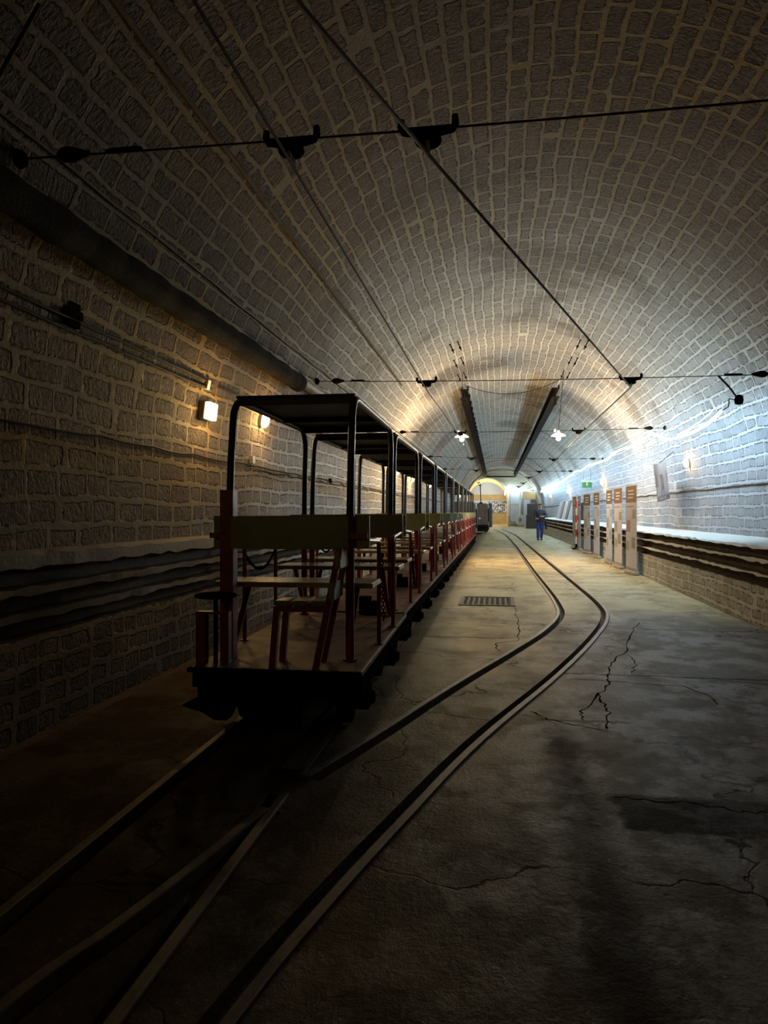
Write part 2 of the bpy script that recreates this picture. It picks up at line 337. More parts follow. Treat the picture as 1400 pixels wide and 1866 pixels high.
# ------------------------------------------------------------------ mesh builder
class MB:
    def __init__(s): s.v = []; s.f = []; s.mi = []; s.cur = 0
    def add(s, vs, fs):
        o = len(s.v); s.v += [tuple(p) for p in vs]; s.f += [tuple(o + i for i in f) for f in fs]; s.mi += [s.cur] * len(fs)
        return s
    def box(s, x0, x1, y0, y1, z0, z1, mtx=None):
        vs = [Vector(p) for p in ((x0, y0, z0), (x1, y0, z0), (x1, y1, z0), (x0, y1, z0), (x0, y0, z1), (x1, y0, z1), (x1, y1, z1), (x0, y1, z1))]
        if mtx is not None: vs = [mtx @ p for p in vs]
        return s.add(vs, [(0, 3, 2, 1), (4, 5, 6, 7), (0, 1, 5, 4), (1, 2, 6, 5), (2, 3, 7, 6), (3, 0, 4, 7)])
    def bar(s, a, b, w, t, up=(0, 0, 1)):
        a, b = Vector(a), Vector(b); d = (b - a); L = d.length; d.normalize()
        up = Vector(up)
        if abs(d.dot(up)) > 0.98: up = Vector((0, 1, 0))
        r = d.cross(up).normalized(); u = r.cross(d)
        m = Matrix((r, d, u)).transposed().to_4x4(); m.translation = a
        return s.box(-w / 2, w / 2, 0, L, -t / 2, t / 2, m)
    def tube(s, path, r, n=8, closed=False, rad=None):
        P = [Vector(p) for p in path]; N = len(P); rings = []
        prev = None
        for i in range(N):
            if closed: tg = P[(i + 1) % N] - P[i - 1]
            else: tg = P[min(i + 1, N - 1)] - P[max(i - 1, 0)]
            tg.normalize()
            if prev is None:
                up = Vector((0, 0, 1)) if abs(tg.z) < 0.9 else Vector((1, 0, 0))
                a = tg.cross(up).normalized()
            else:
                a = prev - tg * prev.dot(tg); a.normalize()
            prev = a; b = tg.cross(a)
            rr = rad[i] if rad else r
            rings.append([P[i] + (a * math.cos(2 * PI * k / n) + b * math.sin(2 * PI * k / n)) * rr for k in range(n)])
        vs = [p for q in rings for p in q]; fs = []
        for i in range(N if closed else N - 1):
            j = (i + 1) % N
            for k in range(n):
                k2 = (k + 1) % n
                fs.append((i * n + k, i * n + k2, j * n + k2, j * n + k))
        if not closed:
            fs.append(tuple(range(n - 1, -1, -1))); fs.append(tuple((N - 1) * n + k for k in range(n)))
        return s.add(vs, fs)
    def lathe(s, prof, n=16, origin=(0, 0, 0), mtx=None):
        vs = []; fs = []; m = len(prof)
        for k in range(n):
            a = 2 * PI * k / n
            for (r, z) in prof:
                p = Vector((r * math.cos(a), r * math.sin(a), z))
                if mtx is not None: p = mtx @ p
                vs.append(p + Vector(origin))
        for k in range(n):
            k2 = (k + 1) % n
            for i in range(m - 1): fs.append((k * m + i, k2 * m + i, k2 * m + i + 1, k * m + i + 1))
        fs.append(tuple(k * m for k in range(n - 1, -1, -1))); fs.append(tuple(k * m + m - 1 for k in range(n)))
        return s.add(vs, fs)
    def prism(s, poly, axis, a, b):
        n = len(poly)
        def mk(p, t):
            if axis == 'x': return (t, p[0], p[1])
            if axis == 'y': return (p[0], t, p[1])
            return (p[0], p[1], t)
        vs = [mk(p, a) for p in poly] + [mk(p, b) for p in poly]
        fs = [tuple(range(n - 1, -1, -1)), tuple(range(n, 2 * n))] + [(i, (i + 1) % n, n + (i + 1) % n, n + i) for i in range(n)]
        return s.add(vs, fs)
    def mesh(s, name, mats, smooth=False, bevel=0):
        me = bpy.data.meshes.new(name); me.from_pydata(s.v, [], s.f)
        for m in (mats if isinstance(mats, (list, tuple)) else [mats]): me.materials.append(m)
        bm = bmesh.new(); bm.from_mesh(me)
        if s.mi and max(s.mi) > 0:
            for f, i in zip(bm.faces, s.mi): f.material_index = i
        bmesh.ops.recalc_face_normals(bm, faces=bm.faces)
        if bevel:
            bmesh.ops.bevel(bm, geom=[e for e in bm.edges if e.calc_length() > bevel * 2.5], offset=bevel, segments=2, affect='EDGES', profile=0.5, clamp_overlap=True)
        if smooth:
            for f in bm.faces: f.smooth = True
            for e in bm.edges:
                if len(e.link_faces) == 2 and e.calc_face_angle(0) > 0.7: e.smooth = False
        bm.to_mesh(me); bm.free()
        return me
    def build(s, name, mats, parent=None, smooth=False, bevel=0, loc=None):
        o = bpy.data.objects.new(name, s.mesh(name, mats, smooth, bevel)); COL.objects.link(o)
        if parent is not None: o.parent = parent
        if loc is not None: o.location = loc
        return o

def tag(o, label=None, cat=None, group=None, kind=None):
    for k, v in (('label', label), ('category', cat), ('group', group), ('kind', kind)):
        if v: o[k] = v
    return o
def thing(name, label, cat, loc=(0, 0, 0), rz=0.0, group=None):
    o = bpy.data.objects.new(name, None); COL.objects.link(o); o.empty_display_size = 0.1
    o.location = loc; o.rotation_euler = (0, 0, rz)
    return tag(o, label, cat, group)
def copy_tree(o, parent=None):
    c = o.copy(); COL.objects.link(c)
    if parent is not None: c.parent = parent
    for ch in list(o.children): copy_tree(ch, c)
    return c
def recenter(o):
    me = o.data; vs = [v.co for v in me.vertices]
    cx = sum((v.x for v in vs)) / len(vs); cy = sum((v.y for v in vs)) / len(vs); cz = min(v.z for v in vs)
    me.transform(Matrix.Translation((-cx, -cy, -cz))); o.location = (cx, cy, cz)
    return o

# ------------------------------------------------------------------ the tunnel shell
VC, R, ZC = 0.45, 3.45, 1.97       # vault axis, radius, springing
Y0, Y1 = -5.0, 68.0
LX, RX = -2.92, 3.07               # footing faces
WL, WR_ = VC - R, VC + R           # upper wall faces
def arc(phi, r=R):                 # phi from 0 (right springing) to pi (left)
    return (VC + r * math.cos(phi), ZC + r * math.sin(phi))
def sheet(name, prof, ys, mats, mids, jitter=None, kind='structure', wobble=0.0):
    """profile (x,z) polyline swept along Y; uv layer 'arc' = (Y, distance along the profile)"""
    d = [0.0]
    for a, b in zip(prof, prof[1:]): d.append(d[-1] + math.hypot(b[0] - a[0], b[1] - a[1]))
    vs = []; n = len(prof)
    for y in ys:
        for k, p in enumerate(prof):
            jx = jz = 0.0
            if jitter and jitter[k]:
                jx = random.uniform(-1, 1) * jitter[k] * 0.4; jz = random.uniform(-1, 1) * jitter[k]
            vs.append((p[0] + jx, y, p[1] + jz))
    fs = []; mi = []; uv = []
    for i in range(len(ys) - 1):
        for k in range(n - 1):
            fs.append((i * n + k, (i + 1) * n + k, (i + 1) * n + k + 1, i * n + k + 1)); mi.append(mids[k])
            uv += [(ys[i], d[k]), (ys[i + 1], d[k]), (ys[i + 1], d[k + 1]), (ys[i], d[k + 1])]
    me = bpy.data.meshes.new(name); me.from_pydata(vs, [], fs)
    for m in mats: me.materials.append(m)
    ul = me.uv_layers.new(name='arc')
    for i, q in enumerate(uv): ul.data[i].uv = q
    for i, p in enumerate(me.polygons): p.material_index = mi[i]
    return me
def link_struct(name, me):
    o = bpy.data.objects.new(name, me); COL.objects.link(o); o['kind'] = 'structure'; return o
def yrange(a, b, st):
    n = max(1, int(round((b - a) / st))); return [a + (b - a) * k / n for k in range(n + 1)]

PHI_S = math.radians(26)           # where walls hand over to the ceiling
def side_profile(sg):
    if sg > 0: fx, wx, zt = RX, WR_, 0.955
    else: fx, wx, zt = LX, WL, 1.085
    dx = 0.15 * sg
    if sg > 0: bands = ((0.485, 0.60), (0.635, 0.765), (0.805, 0.925))
    else: bands = ((0.565, 0.675), (0.72, 0.835), (0.885, 1.0))
    p = [(fx, -0.08), (fx, bands[0][0])]; m = [0]; j = [0, 0.008]
    for k, (a, b) in enumerate(bands):
        p += [(fx + dx, a), (fx + dx, b), (fx, b)]; m += [2, 2, 1]; j += [0.006, 0.006, 0.014]
        nx = bands[k + 1][0] if k < 2 else zt
        p.append((fx + (0.0 if k < 2 else 0.012 * sg), nx)); m.append(1); j.append(0.010)
    p.append((wx, zt + 0.03)); m.append(1); j.append(0.004)
    p.append((wx, ZC)); m.append(3); j.append(0)
    nseg = 6
    for k in range(1, nseg + 1):
        ph = PHI_S * k / nseg
        q = arc(ph if sg > 0 else PI - ph); p.append(q); m.append(3); j.append(0)
    return p, m, j
ys = yrange(Y0, 14, 0.16) + yrange(14, Y1, 0.5)[1:]
p, m, j = side_profile(1); ysr = [y for y in ys if y < 50.3]
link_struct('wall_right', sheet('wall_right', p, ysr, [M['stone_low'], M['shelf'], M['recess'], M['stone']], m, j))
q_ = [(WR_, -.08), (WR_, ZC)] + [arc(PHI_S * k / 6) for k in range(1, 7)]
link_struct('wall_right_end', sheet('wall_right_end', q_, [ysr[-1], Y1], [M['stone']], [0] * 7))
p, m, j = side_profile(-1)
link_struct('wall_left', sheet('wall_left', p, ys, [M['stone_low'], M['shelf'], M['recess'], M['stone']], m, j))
nph = 40
prof = [arc(PHI_S + (PI - 2 * PHI_S) * k / nph) for k in range(nph + 1)]
me = sheet('ceiling', prof, yrange(Y0, Y1, 2.0), [M['stone']], [0] * nph)
for pl in me.polygons: pl.use_smooth = True
link_struct('ceiling', me)
# wall behind the camera closes the gallery
b = MB(); b.box(-3.3, 4.2, Y0 - 0.3, Y0, -0.1, 5.6); o = b.build('wall_back', M['plaster']); o['kind'] = 'structure'
o.data.uv_layers.new(name='arc')

# ---- rails and the floor cut for their grooves
TRX = -1.33
def spline(pts, n=8):
    P = [Vector(q) for q in pts]; out = []
    for i in range(len(P) - 1):
        p0 = P[max(i - 1, 0)]; p1 = P[i]; p2 = P[i + 1]; p3 = P[min(i + 2, len(P) - 1)]
        for k in range(n):
            t = k / n
            out.append(0.5 * ((2 * p1) + (p2 - p0) * t + (2 * p0 - 5 * p1 + 4 * p2 - p3) * t * t + (3 * p1 - p0 - 3 * p2 + p3) * t ** 3))
    out.append(P[-1]); return out
def shiftx(y): return 0.0 if y < 33 else 0.55 * min(1, ((y - 33) / 14)) ** 2
main_c = [(TRX + shiftx(y), y, 0) for y in (-1.5, 2, 4, 8, 16, 24, 30, 33, 36, 39, 42, 45, 48, 54, 60)]
RG = 0.325
mainL = [(x - RG, y, 0) for x, y, z in main_c]
mainR1 = [(x + RG, y, 0) for x, y, z in main_c if y > 3.3] 
mainR = [(TRX + RG, y, 0) for y in (-1.5, 1.0, 2.0, 3.30)]
mainRb = [(TRX + RG, 3.50, 0)] + [(x + RG, y, 0) for x, y, z in main_c if y > 3.6]
brR = [(-1.02, -0.6, 0), (-0.86, 0.7, 0), (-0.70, 1.8, 0), (-0.59, 2.35, 0), (-0.41, 3.08, 0), (-0.09, 4.26, 0), (0.52, 6.09, 0), (1.05, 7.9, 0), (1.40, 9.4, 0), (1.52, 10.8, 0), (1.50, 13.7, 0), (1.42, 19.6, 0), (1.30, 30, 0), (1.12, 42.6, 0), (0.85, 49, 0), (0.45, 56, 0)]
brLa = [(-1.62, -0.6, 0), (-1.47, 0.7, 0), (-1.34, 1.75, 0), (-1.24, 2.13, 0), (-1.16, 2.49, 0), (-1.075, 2.95, 0), (-1.045, 3.12, 0)]
brLb = [(-0.965, 3.52, 0), (-0.90, 3.72, 0), (-0.69, 4.38, 0), (-0.49, 5.06, 0), (-0.24, 5.86, 0), (0.12, 6.95, 0), (0.53, 8.29, 0), (0.80, 9.6, 0), (0.86, 11.0, 0), (0.85, 13, 0), (0.81, 16, 0), (0.78, 20, 0), (0.70, 30, 0), (0.50, 42, 0), (0.22, 49, 0), (-0.15, 56, 0)]
def strip(pts, x0, x1, z0, z1):
    """ribbon solid following a plan curve, offset x0..x1 to the right of travel"""
    P = spline(pts, 6); b = MB(); vs = []; n = len(P)
    for i, p in enumerate(P):
        t = (P[min(i + 1, n - 1)] - P[max(i - 1, 0)]).normalized(); r = Vector((t.y, -t.x, 0))
        for (x, z) in ((x0, z0), (x1, z0), (x1, z1), (x0, z1)): vs.append(p + r * x + Vector((0, 0, z)))
    fs = [(3, 2, 1, 0), tuple((n - 1) * 4 + k for k in range(4))]
    for i in range(n - 1):
        for k in range(4): fs.append((i * 4 + k, i * 4 + (k + 1) % 4, (i + 1) * 4 + (k + 1) % 4, (i + 1) * 4 + k))
    return b.add(vs, fs)
rails = [('mainL', mainL, 1, 'straight left running rail in the brown bed in front of the train'),
         ('mainR', mainR, -1, 'short straight rail from the frame bottom to the crossing before the train'),
         ('mainRb', mainRb, -1, 'straight right rail starting at the crossing and running beneath the train'),
         ('brR', brR, -1, 'outer rail of the curving track on the open floor, farthest from the train'),
         ('brLa', brLa, 1, 'dim curved rail stub left of the crossing at the lower left'),
         ('brLb', brLb, 1, 'inner rail of the curving track, next to the drain cover')]
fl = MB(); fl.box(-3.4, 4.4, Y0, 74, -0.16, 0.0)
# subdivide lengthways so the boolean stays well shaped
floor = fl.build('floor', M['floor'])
cutters = []
for nm, pts, side, lab in rails:
    # flangeway lies on the gauge side of each rail
    x0, x1 = (-0.022, 0.085) if side > 0 else (-0.085, 0.022)
    cutters.append(strip(pts, x0, x1, -0.055, 0.05).build('cut', M['floor']))
cutters.append(MB().box(LX - 0.3, -2.69, Y0 - 0.1, 66, -0.07, 0.05).build('cut', M['floor']))
CR = [[(1165, 1135), (1150, 1152), (1142, 1185), (1118, 1205), (1108, 1225), (1112, 1243), (1094, 1262), (1098, 1280), (1112, 1300), (1106, 1328)],
      [(908, 1186), (903, 1172), (945, 1168), (947, 1150), (942, 1128), (938, 1106)],
      [(1120, 1452), (1180, 1458), (1260, 1463), (1330, 1476), (1405, 1482)],
      [(1152, 1533), (1190, 1546), (1230, 1558), (1290, 1552), (1322, 1556), (1338, 1582), (1372, 1602), (1405, 1624)],
      [(965, 1296), (1000, 1310), (1050, 1322), (1108, 1330)],
      [(1040, 1238), (1100, 1240), (1180, 1247), (1250, 1250), (1290, 1268), (1308, 1284)],
      [(812, 1136), (870, 1139), (945, 1143)],
      [(1150, 1195), (1160, 1212), (1152, 1226)], [(1094, 1262), (1076, 1282), (1060, 1296), (1064, 1312)]]
rc = random.Random(5)
for ck in CR:
    q_ = [gz(px, py) for px, py in ck]; pts_ = []
    for a, b_ in zip(q_, q_[1:]):
        for k in range(5):
            p_ = a.lerp(b_, k / 5); pts_.append(p_ + Vector((rc.uniform(-.018, .018), rc.uniform(-.018, .018), 0)))
    pts_.append(q_[-1]); vs = []
    for i, p_ in enumerate(pts_):
        t_ = (pts_[min(i + 1, len(pts_) - 1)] - pts_[max(i - 1, 0)]).normalized(); n_ = Vector((t_.y, -t_.x, 0)); w_ = rc.uniform(.004, .013)
        vs += [p_ - n_ * w_ + Vector((0, 0, .01)), p_ + n_ * w_ + Vector((0, 0, .01)), p_ + Vector((0, 0, -.03))]
    n_ = len(pts_); fs = [(0, 1, 2), (n_ * 3 - 1, n_ * 3 - 2, n_ * 3 - 3)]
    for i in range(n_ - 1):
        for k in range(3): fs.append((i * 3 + k, i * 3 + (k + 1) % 3, i * 3 + 3 + (k + 1) % 3, i * 3 + 3 + k))
    cutters.append(MB().add(vs, fs).build('cut', M['floor']))
for i, cu in enumerate(cutters):
    md = floor.modifiers.new('b%d' % i, 'BOOLEAN'); md.object = cu; md.operation = 'DIFFERENCE'; md.solver = 'EXACT'
bpy.context.view_layer.update()
dg = bpy.context.evaluated_depsgraph_get()
me = bpy.data.meshes.new_from_object(floor.evaluated_get(dg))
floor.modifiers.clear(); floor.data = me
me.materials.append(M['recess'])  # groove faces darkened: shade painted in along with flangeway dirt
for pl in me.polygons:
    if -0.15 < pl.center.z < -0.002: pl.material_index = 1
for cu in cutters: bpy.data.objects.remove(cu, do_unlink=True)
floor['kind'] = 'structure'
for nm, pts, side, lab in rails:
    o = strip(pts, -0.023, 0.023, -0.05, 0.014).build('track_rail', M['rail'], bevel=0.006)
    tag(recenter(o), lab, 'rail', 'rails in the floor')

# ------------------------------------------------------------------ far end: plaster end wall with an arched opening, next gallery beyond
OC, OR, OZ = -0.95, 2.05, 2.55     # opening centre, radius, springing
def end_wall():
    b = MB(); T = 0.7
    outer = [(WR_ + 0.3, -0.1), (WR_ + 0.3, ZC)] + [arc(PI * k / 24, R + 0.3) for k in range(1, 24)] + [(WL - 0.3, ZC), (WL - 0.3, -0.1)]
    inner = [(OC + OR, -0.1), (OC + OR, OZ)] + [(OC + OR * math.cos(PI * k / 24), OZ + OR * math.sin(PI * k / 24)) for k in range(1, 24)] + [(OC - OR, OZ), (OC - OR, -0.1)]
    n = len(outer); vs = []
    for y in (Y1, Y1 + T):
        vs += [(x, y, z) for x, z in outer] + [(x, y, z) for x, z in inner]
    fs = []
    for i in range(n - 1):
        fs.append((i, i + 1, n + i + 1, n + i)); o = 2 * n
        fs.append((o + i, o + n + i, o + n + i + 1, o + i + 1))
        fs.append((n + i, n + i + 1, o + n + i + 1, o + n + i))
    b.add(vs, fs)
    o = b.build('wall_end', M['plaster']); o['kind'] = 'structure'
end_wall()
# raised ring round the gallery end, and white reveal round the opening
def ring(name, cx, cz, r0, r1, y0, y1, m, legs=True, zleg=0.0, a0=0.0, a1=PI):
    pin = [(cx + r0 * math.cos(a0 + (a1 - a0) * k / 28), cz + r0 * math.sin(a0 + (a1 - a0) * k / 28)) for k in range(29)]
    pout = [(cx + r1 * math.cos(a0 + (a1 - a0) * k / 28), cz + r1 * math.sin(a0 + (a1 - a0) * k / 28)) for k in range(29)]
    if legs:
        pin = [(cx + r0, zleg)] + pin + [(cx - r0, zleg)]; pout = [(cx + r1, zleg)] + pout + [(cx - r1, zleg)]
    n = len(pin); vs = []
    for y in (y0, y1): vs += [(x, y, z) for x, z in pin] + [(x, y, z) for x, z in pout]
    fs = [(0, n, 3 * n, 2 * n), (n - 1, 3 * n - 1, 4 * n - 1, 2 * n - 1)]
    for i in range(n - 1):
        fs += [(i, i + 1, n + i + 1, n + i), (2 * n + i, 3 * n + i, 3 * n + i + 1, 2 * n + i + 1), (i, 2 * n + i, 2 * n + i + 1, i + 1), (n + i, n + i + 1, 3 * n + i + 1, 3 * n + i)]
    b = MB(); b.add(vs, fs); o = b.build(name, m); o['kind'] = 'structure'; return o
ring('trim_1', VC, ZC, R - 0.14, R + 0.05, Y1 - 1.1, Y1 - 0.01, M['plaster'])
ring('trim_2', OC, OZ, OR - 0.02, OR + 0.13, Y1 - 0.07, Y1 - 0.005, M['white_wall'])
# white panelled lower half of the end wall, right of the opening
b = MB(); b.box(1.30, 2.55, Y1 - 0.09, Y1 - 0.005, 0.28, 2.0); b.box(1.30, 2.55, Y1 - 0.09, Y1 - 0.005, 2.06, 3.35); b.box(2.62, 3.5, Y1 - 0.09, Y1 - 0.005, 2.5, 3.35)
o = b.build('trim_3', M['white_wall']); o['kind'] = 'structure'
b = MB(); b.box(1.12, 3.6, Y1 - 0.28, Y1 - 0.005, -0.02, 0.26); o = b.build('trim_4', M['plaster']); o['kind'] = 'structure'
# gallery beyond
YB = 82.0
prof = [(OC + 2.3, -0.05), (OC + 2.3, OZ)] + [(OC + 2.3 * math.cos(PI * k / 20), OZ + 2.3 * math.sin(PI * k / 20)) for k in range(1, 20)] + [(OC - 2.3, OZ), (OC - 2.3, -0.05)]
link_struct('wall_beyond', sheet('wall_beyond', prof, [Y1 + 0.65, 75, YB], [M['plaster_yellow']], [0] * (len(prof) - 1)))
ring('trim_5', OC, OZ - 0.1, 2.0, 2.35, 74.0, 74.5, M['plaster_yellow'])
b = MB(); b.box(OC - 2.5, OC + 2.5, YB, YB + 0.2, 1.2, 5.2); o = b.build('wall_far', M['white_wall']); o['kind'] = 'structure'
b = MB(); b.box(OC - 2.5, OC + 2.5, YB - 0.1, YB + 0.2, -0.1, 1.2); o = b.build('baseboard_far', M['tan_wall']); o['kind'] = 'structure'
b = MB(); b.box(OC - 2.5, OC + 2.5, YB - 0.06, YB + 0.2, 2.75, 3.35); o = b.build('trim_6', M['tan_wall']); o['kind'] = 'structure'
b = MB(); b.box(OC - 2.5, OC + 2.5, 73.9, YB + 0.2, -0.16, 0.0); o = b.build('floor_far', M['floor']); o['kind'] = 'structure'
b = MB(); b.box(-1.15, 1.15, 0, 0.03, 0, 1.35)
mu = b.build('wall_print', M['mural'], loc=(0.05, YB - 0.1, 1.27)); tag(mu, 'large black and white print on the wall seen through the far archway', 'print')

# ------------------------------------------------------------------ the train
HW, ZP = 0.51, 0.44
def hoop_path(x, yf, yr, zt, r=0.16, lean=0.07):
    z0 = 1.30; P = [(x, yf, z0), (x, yf + lean * .5, (z0 + zt) / 2)]
    for k in range(7):
        a = PI / 2 * k / 6
        P.append((x, yf + lean + r * (1 - math.cos(a)), zt - r + r * math.sin(a)))
    for k in range(7):
        a = PI / 2 * k / 6
        P.append((x, yr + lean * .6 - r * (1 - math.sin(a)), zt - r + r * math.cos(a)))
    P += [(x, yr + lean * .3, (z0 + zt) / 2), (x, yr, z0)]
    return P
def chain(pa, pb, sag, n):
    pa, pb = Vector(pa), Vector(pb); b = MB(); pts = []
    for i in range(n + 1):
        t = i / n; q = pa.lerp(pb, t); q.z -= sag * 4 * t * (1 - t); pts.append(q)
    for i in range(n):
        a, c = pts[i], pts[i + 1]; d = (c - a); L = d.length; d.normalize()
        w = Vector((0, 1, 0)) if i % 2 else Vector((0, 0, 1))
        if abs(d.dot(w)) > .9: w = Vector((1, 0, 0))
        w = (w - d * w.dot(d)).normalized(); mid = (a + c) / 2
        b.tube([mid + d * math.cos(2 * PI * k / 8) * L * .68 + w * math.sin(2 * PI * k / 8) * .010 for k in range(8)], .0042, 5, True)
    return b
def make_car(driver, label):
    t = thing('passenger_rail_car', label, 'rail car', group='open passenger cars of the mine train')
    if driver: L, yf, yr = 2.33, 0.30, 2.17
    else: L, yf, yr = 2.24, 0.13, 2.07
    b = MB(); b.box(-HW, HW, 0, L, ZP - 0.03, ZP); b.build('platform', M['plate'], t, bevel=0.004)
    b = MB()
    for s in (-1, 1): b.box(s * HW - 0.03 * (s > 0), s * HW + 0.03 * (s < 0), 0.02, L - 0.02, ZP - 0.125, ZP - 0.031)
    b.box(-HW + .03, HW - .03, 0.02, 0.07, ZP - 0.15, ZP - 0.031); b.box(-HW + .03, HW - .03, L - .07, L - .02, ZP - 0.15, ZP - 0.031)
    for s in (-1, 1): b.box(s * 0.22 - .03, s * 0.22 + .03, 0.07, L - .07, ZP - 0.15, ZP - 0.031)
    b.build('underframe', M['iron'], t, bevel=0.004)
    for yw in (0.52, L - 0.52):
        b = MB(); b.tube([(-0.40, yw, 0.165), (0.40, yw, 0.165)], 0.028, 8); b.build('axle', M['iron'], t, True)
        for s in (-1, 1):
            mtx = Matrix.Rotation(PI / 2 * s, 4, 'Y')
            b = MB(); b.lathe([(0.04, -0.035), (0.150, -0.035), (0.152, 0.02), (0.164, 0.025), (0.164, 0.04), (0.04, 0.04)], 20, (s * RG, yw, 0.152), Matrix.Rotation(-PI / 2 * s, 4, 'Y'))
            b.build('wheel', M['iron'], t, True)
            b = MB(); b.box(s * 0.43 - .045, s * 0.43 + .045, yw - .075, yw + .075, 0.10, 0.24); b.lathe([(0.045, 0), (0.04, .03)], 10, (s * 0.475, yw, 0.165), Matrix.Rotation(PI / 2 * s, 4, 'Y'))
            b.box(s * 0.43 - .02, s * 0.43 + .02, yw - .16, yw + .16, 0.255, 0.285); b.box(s * .43 - .03, s * .43 + .03, yw - .03, yw + .03, .24, .30)
            b.build('axle_box', M['iron'], t, bevel=0.006)
        
    # couplers and end blocks
    b = MB(); b.tube([(0, -0.022 if not driver else -0.2, 0.30), (0, 0.03, 0.30)], 0.03, 8); b.box(-.06, .06, -0.022 if not driver else -.24, 0.0 if not driver else -.14, .255, .345)
    b.build('coupler', M['iron'], t, bevel=0.005)
    b = MB(); b.tube([(0, L - .02, 0.30), (0, L + .026, 0.30)], 0.03, 8); b.box(-.055, .055, L + .0, L + .026, .26, .34); b.build('coupler', M['iron'], t, bevel=0.005)
    b = MB(); b.box(0.10, 0.20, L - .13, L - .03, ZP, ZP + .16); b.box(0.21, 0.27, L - .12, L - .03, ZP, ZP + .12); b.build('end_block', M['iron'], t, bevel=0.004)
    # posts, hoops, roof
    zt = 2.07; PX = 0.385
    for s in (-1, 1):
        for y in (yf, yr):
            top = 1.335
            if driver and s < 0 and y == yf:
                b = MB(); 
                b.box(-PX - .042, -PX + .042, y - .05, y - .035, ZP, 1.485); b.box(-PX - .042, -PX - .03, y - .035, y + .035, ZP, 1.485); b.box(-PX + .03, -PX + .042, y - .035, y + .035, ZP, 1.485)
                b.build('channel_post', M['oxide'], t, bevel=0.002)
            b = MB(); b.tube([(s * PX, y, ZP), (s * PX, y, top)], 0.027, 10); b.lathe([(.045, ZP), (.045, ZP + .012)], 10, (s * PX, y, 0))
            b.build('post', M['oxide'], t, True)
        b = MB(); b.tube(hoop_path(s * PX, yf, yr, zt), 0.023, 10); b.build('roof_hoop', M['black'], t, True)
    b = MB(); y0r, y1r = yf + .14, yr - .09
    b.box(-PX - .005, PX + .005, y0r, y1r, zt + .012, zt + .028)
    b.box(-PX, PX, y0r, y0r + .03, zt - .035, zt + .012); b.box(-PX, PX, y1r - .03, y1r, zt - .035, zt + .012)
    b.box(-PX, PX, y0r + (y1r - y0r) * .62, y0r + (y1r - y0r) * .62 + .03, zt - .02, zt + .012)
    b.build('roof', M['roofsheet'], t, bevel=0.003)
    # benches: front one looks to the rear, rear one looks to the front
    for (yb, d) in ((yf, 1), (yr, -1)):
        b = MB(); yy = yb + d * .045
        b.box(-.5, .5, min(yy - .014, yy + .014), max(yy - .014, yy + .014), 1.125, 1.325)
        bk = b.build('backrest', M['green'], t, bevel=0.004)
        for s in (-1, 1):
            for zz in (1.19, 1.27):
                b = MB(); b.lathe([(.012, 0), (.010, .006), (.002, .009)], 8, (s * .3, yy - d * .014, zz), Matrix.Rotation(PI / 2 * d, 4, 'X'))
                b.build('bolt', M['iron'], bk, True)
        yb2 = yb - d * .040
        if driver and d > 0:
            b = MB(); b.box(-.36, .385, yb2 - .012, yb2 + .012, 1.12, 1.322); b.build('front_panel', M['green'], t, bevel=0.004)
        b = MB(); b.box(-.5, .5, yb - .028 - .0, yb + .026, 1.185, 1.215) if False else b.box(-.5, .5, yb - d * .03 - .006, yb - d * .03 + .006, 1.185, 1.22)
        b.build('cross_bar', M['oxide'], t)
        s0, s1 = yb + d * .07, yb + d * .42
        b = MB(); b.box(-.515, .51, min(s0, s1), max(s0, s1), .872, .905)
        st = b.build('seat', M['seat'], t, bevel=0.006)
        b = MB(); b.box(.5105, .5145, min(s0, s1) + .006, max(s0, s1) - .006, .876, .902); e = b.build('edge_strip', M['seatend'], st); e['label'] = 'pale worn end of the seat board'
        for s in (-1, 1):
            b = MB(); b.bar((s * .37, yb + d * .03, ZP + .05), (s * .37, yb + d * .36, .868), .035, .012); b.build('seat_brace', M['oxide'], t)
            # bent hand rail closing the doorway
            ye = yb + d * .56; x = s * (HW - .03)
            P = [(x, ye, ZP), (x, ye, 1.10)] + [(x, ye - d * .05 * (1 - math.cos(PI / 2 * k / 4)), 1.10 + .05 * math.sin(PI / 2 * k / 4)) for k in range(1, 5)] + [(x, yb + d * .07, 1.17)]
            b = MB(); b.tube(P, .015, 8); b.lathe([(.032, ZP), (.032, ZP + .008)], 8, (x, ye, 0)); b.build('hand_rail', M['oxide'], t, True)
    for s in (-1, 1):
        x = s * (HW - .03)
        if s < 0: b = chain((x, yf + .56, 1.06), (x, yr - .56, 1.06), .14, 26)
        else: b = chain((x + .02, yf + .56, 1.06), (x + .03, yf + .58, .60), .0, 18)
        b.build('door_chain', M['iron'], t)
    if driver:
        # sideways slatted seat, hand brake, front beam
        sx, sy = 0.235, -0.02
        ds = bpy.data.objects.new('driver_seat', None); COL.objects.link(ds); ds.parent = t; ds.location = (.11, 0.02, ZP); ds.scale = (1.18, 1.05, 1.0)
        for k, xx in enumerate((-.10, -.01, .08)):
            b = MB(); b.box(xx, xx + .065, .0, .24, .362, .395); b.build('slat', M['seat'], ds, bevel=.005)
        for yy in (.02, .22):
            b = MB(); b.bar((-.115, yy, 0), (-.09, yy, .36), .032, .032); b.bar((-.09, yy, .345), (.17, yy, .345), .03, .03)
            b.build('seat_frame', M['oxide'], ds)
            b = MB(); b.bar((.105, yy, 0), (.225, yy, .70), .032, .032); b.build('back_stile', M['oxide'], ds)
        for zz in (.40, .58):
            b = MB(); x = .115 + (zz - .05) * .16; b.box(x, x + .03, .0, .24, zz, zz + .1); b.build('back_slat', M['green'], ds, bevel=.005)
        bx, by = -.425, -.005
        hb = bpy.data.objects.new('hand_brake', None); COL.objects.link(hb); hb.parent = t; hb.location = (bx + .02, by + .13, ZP)
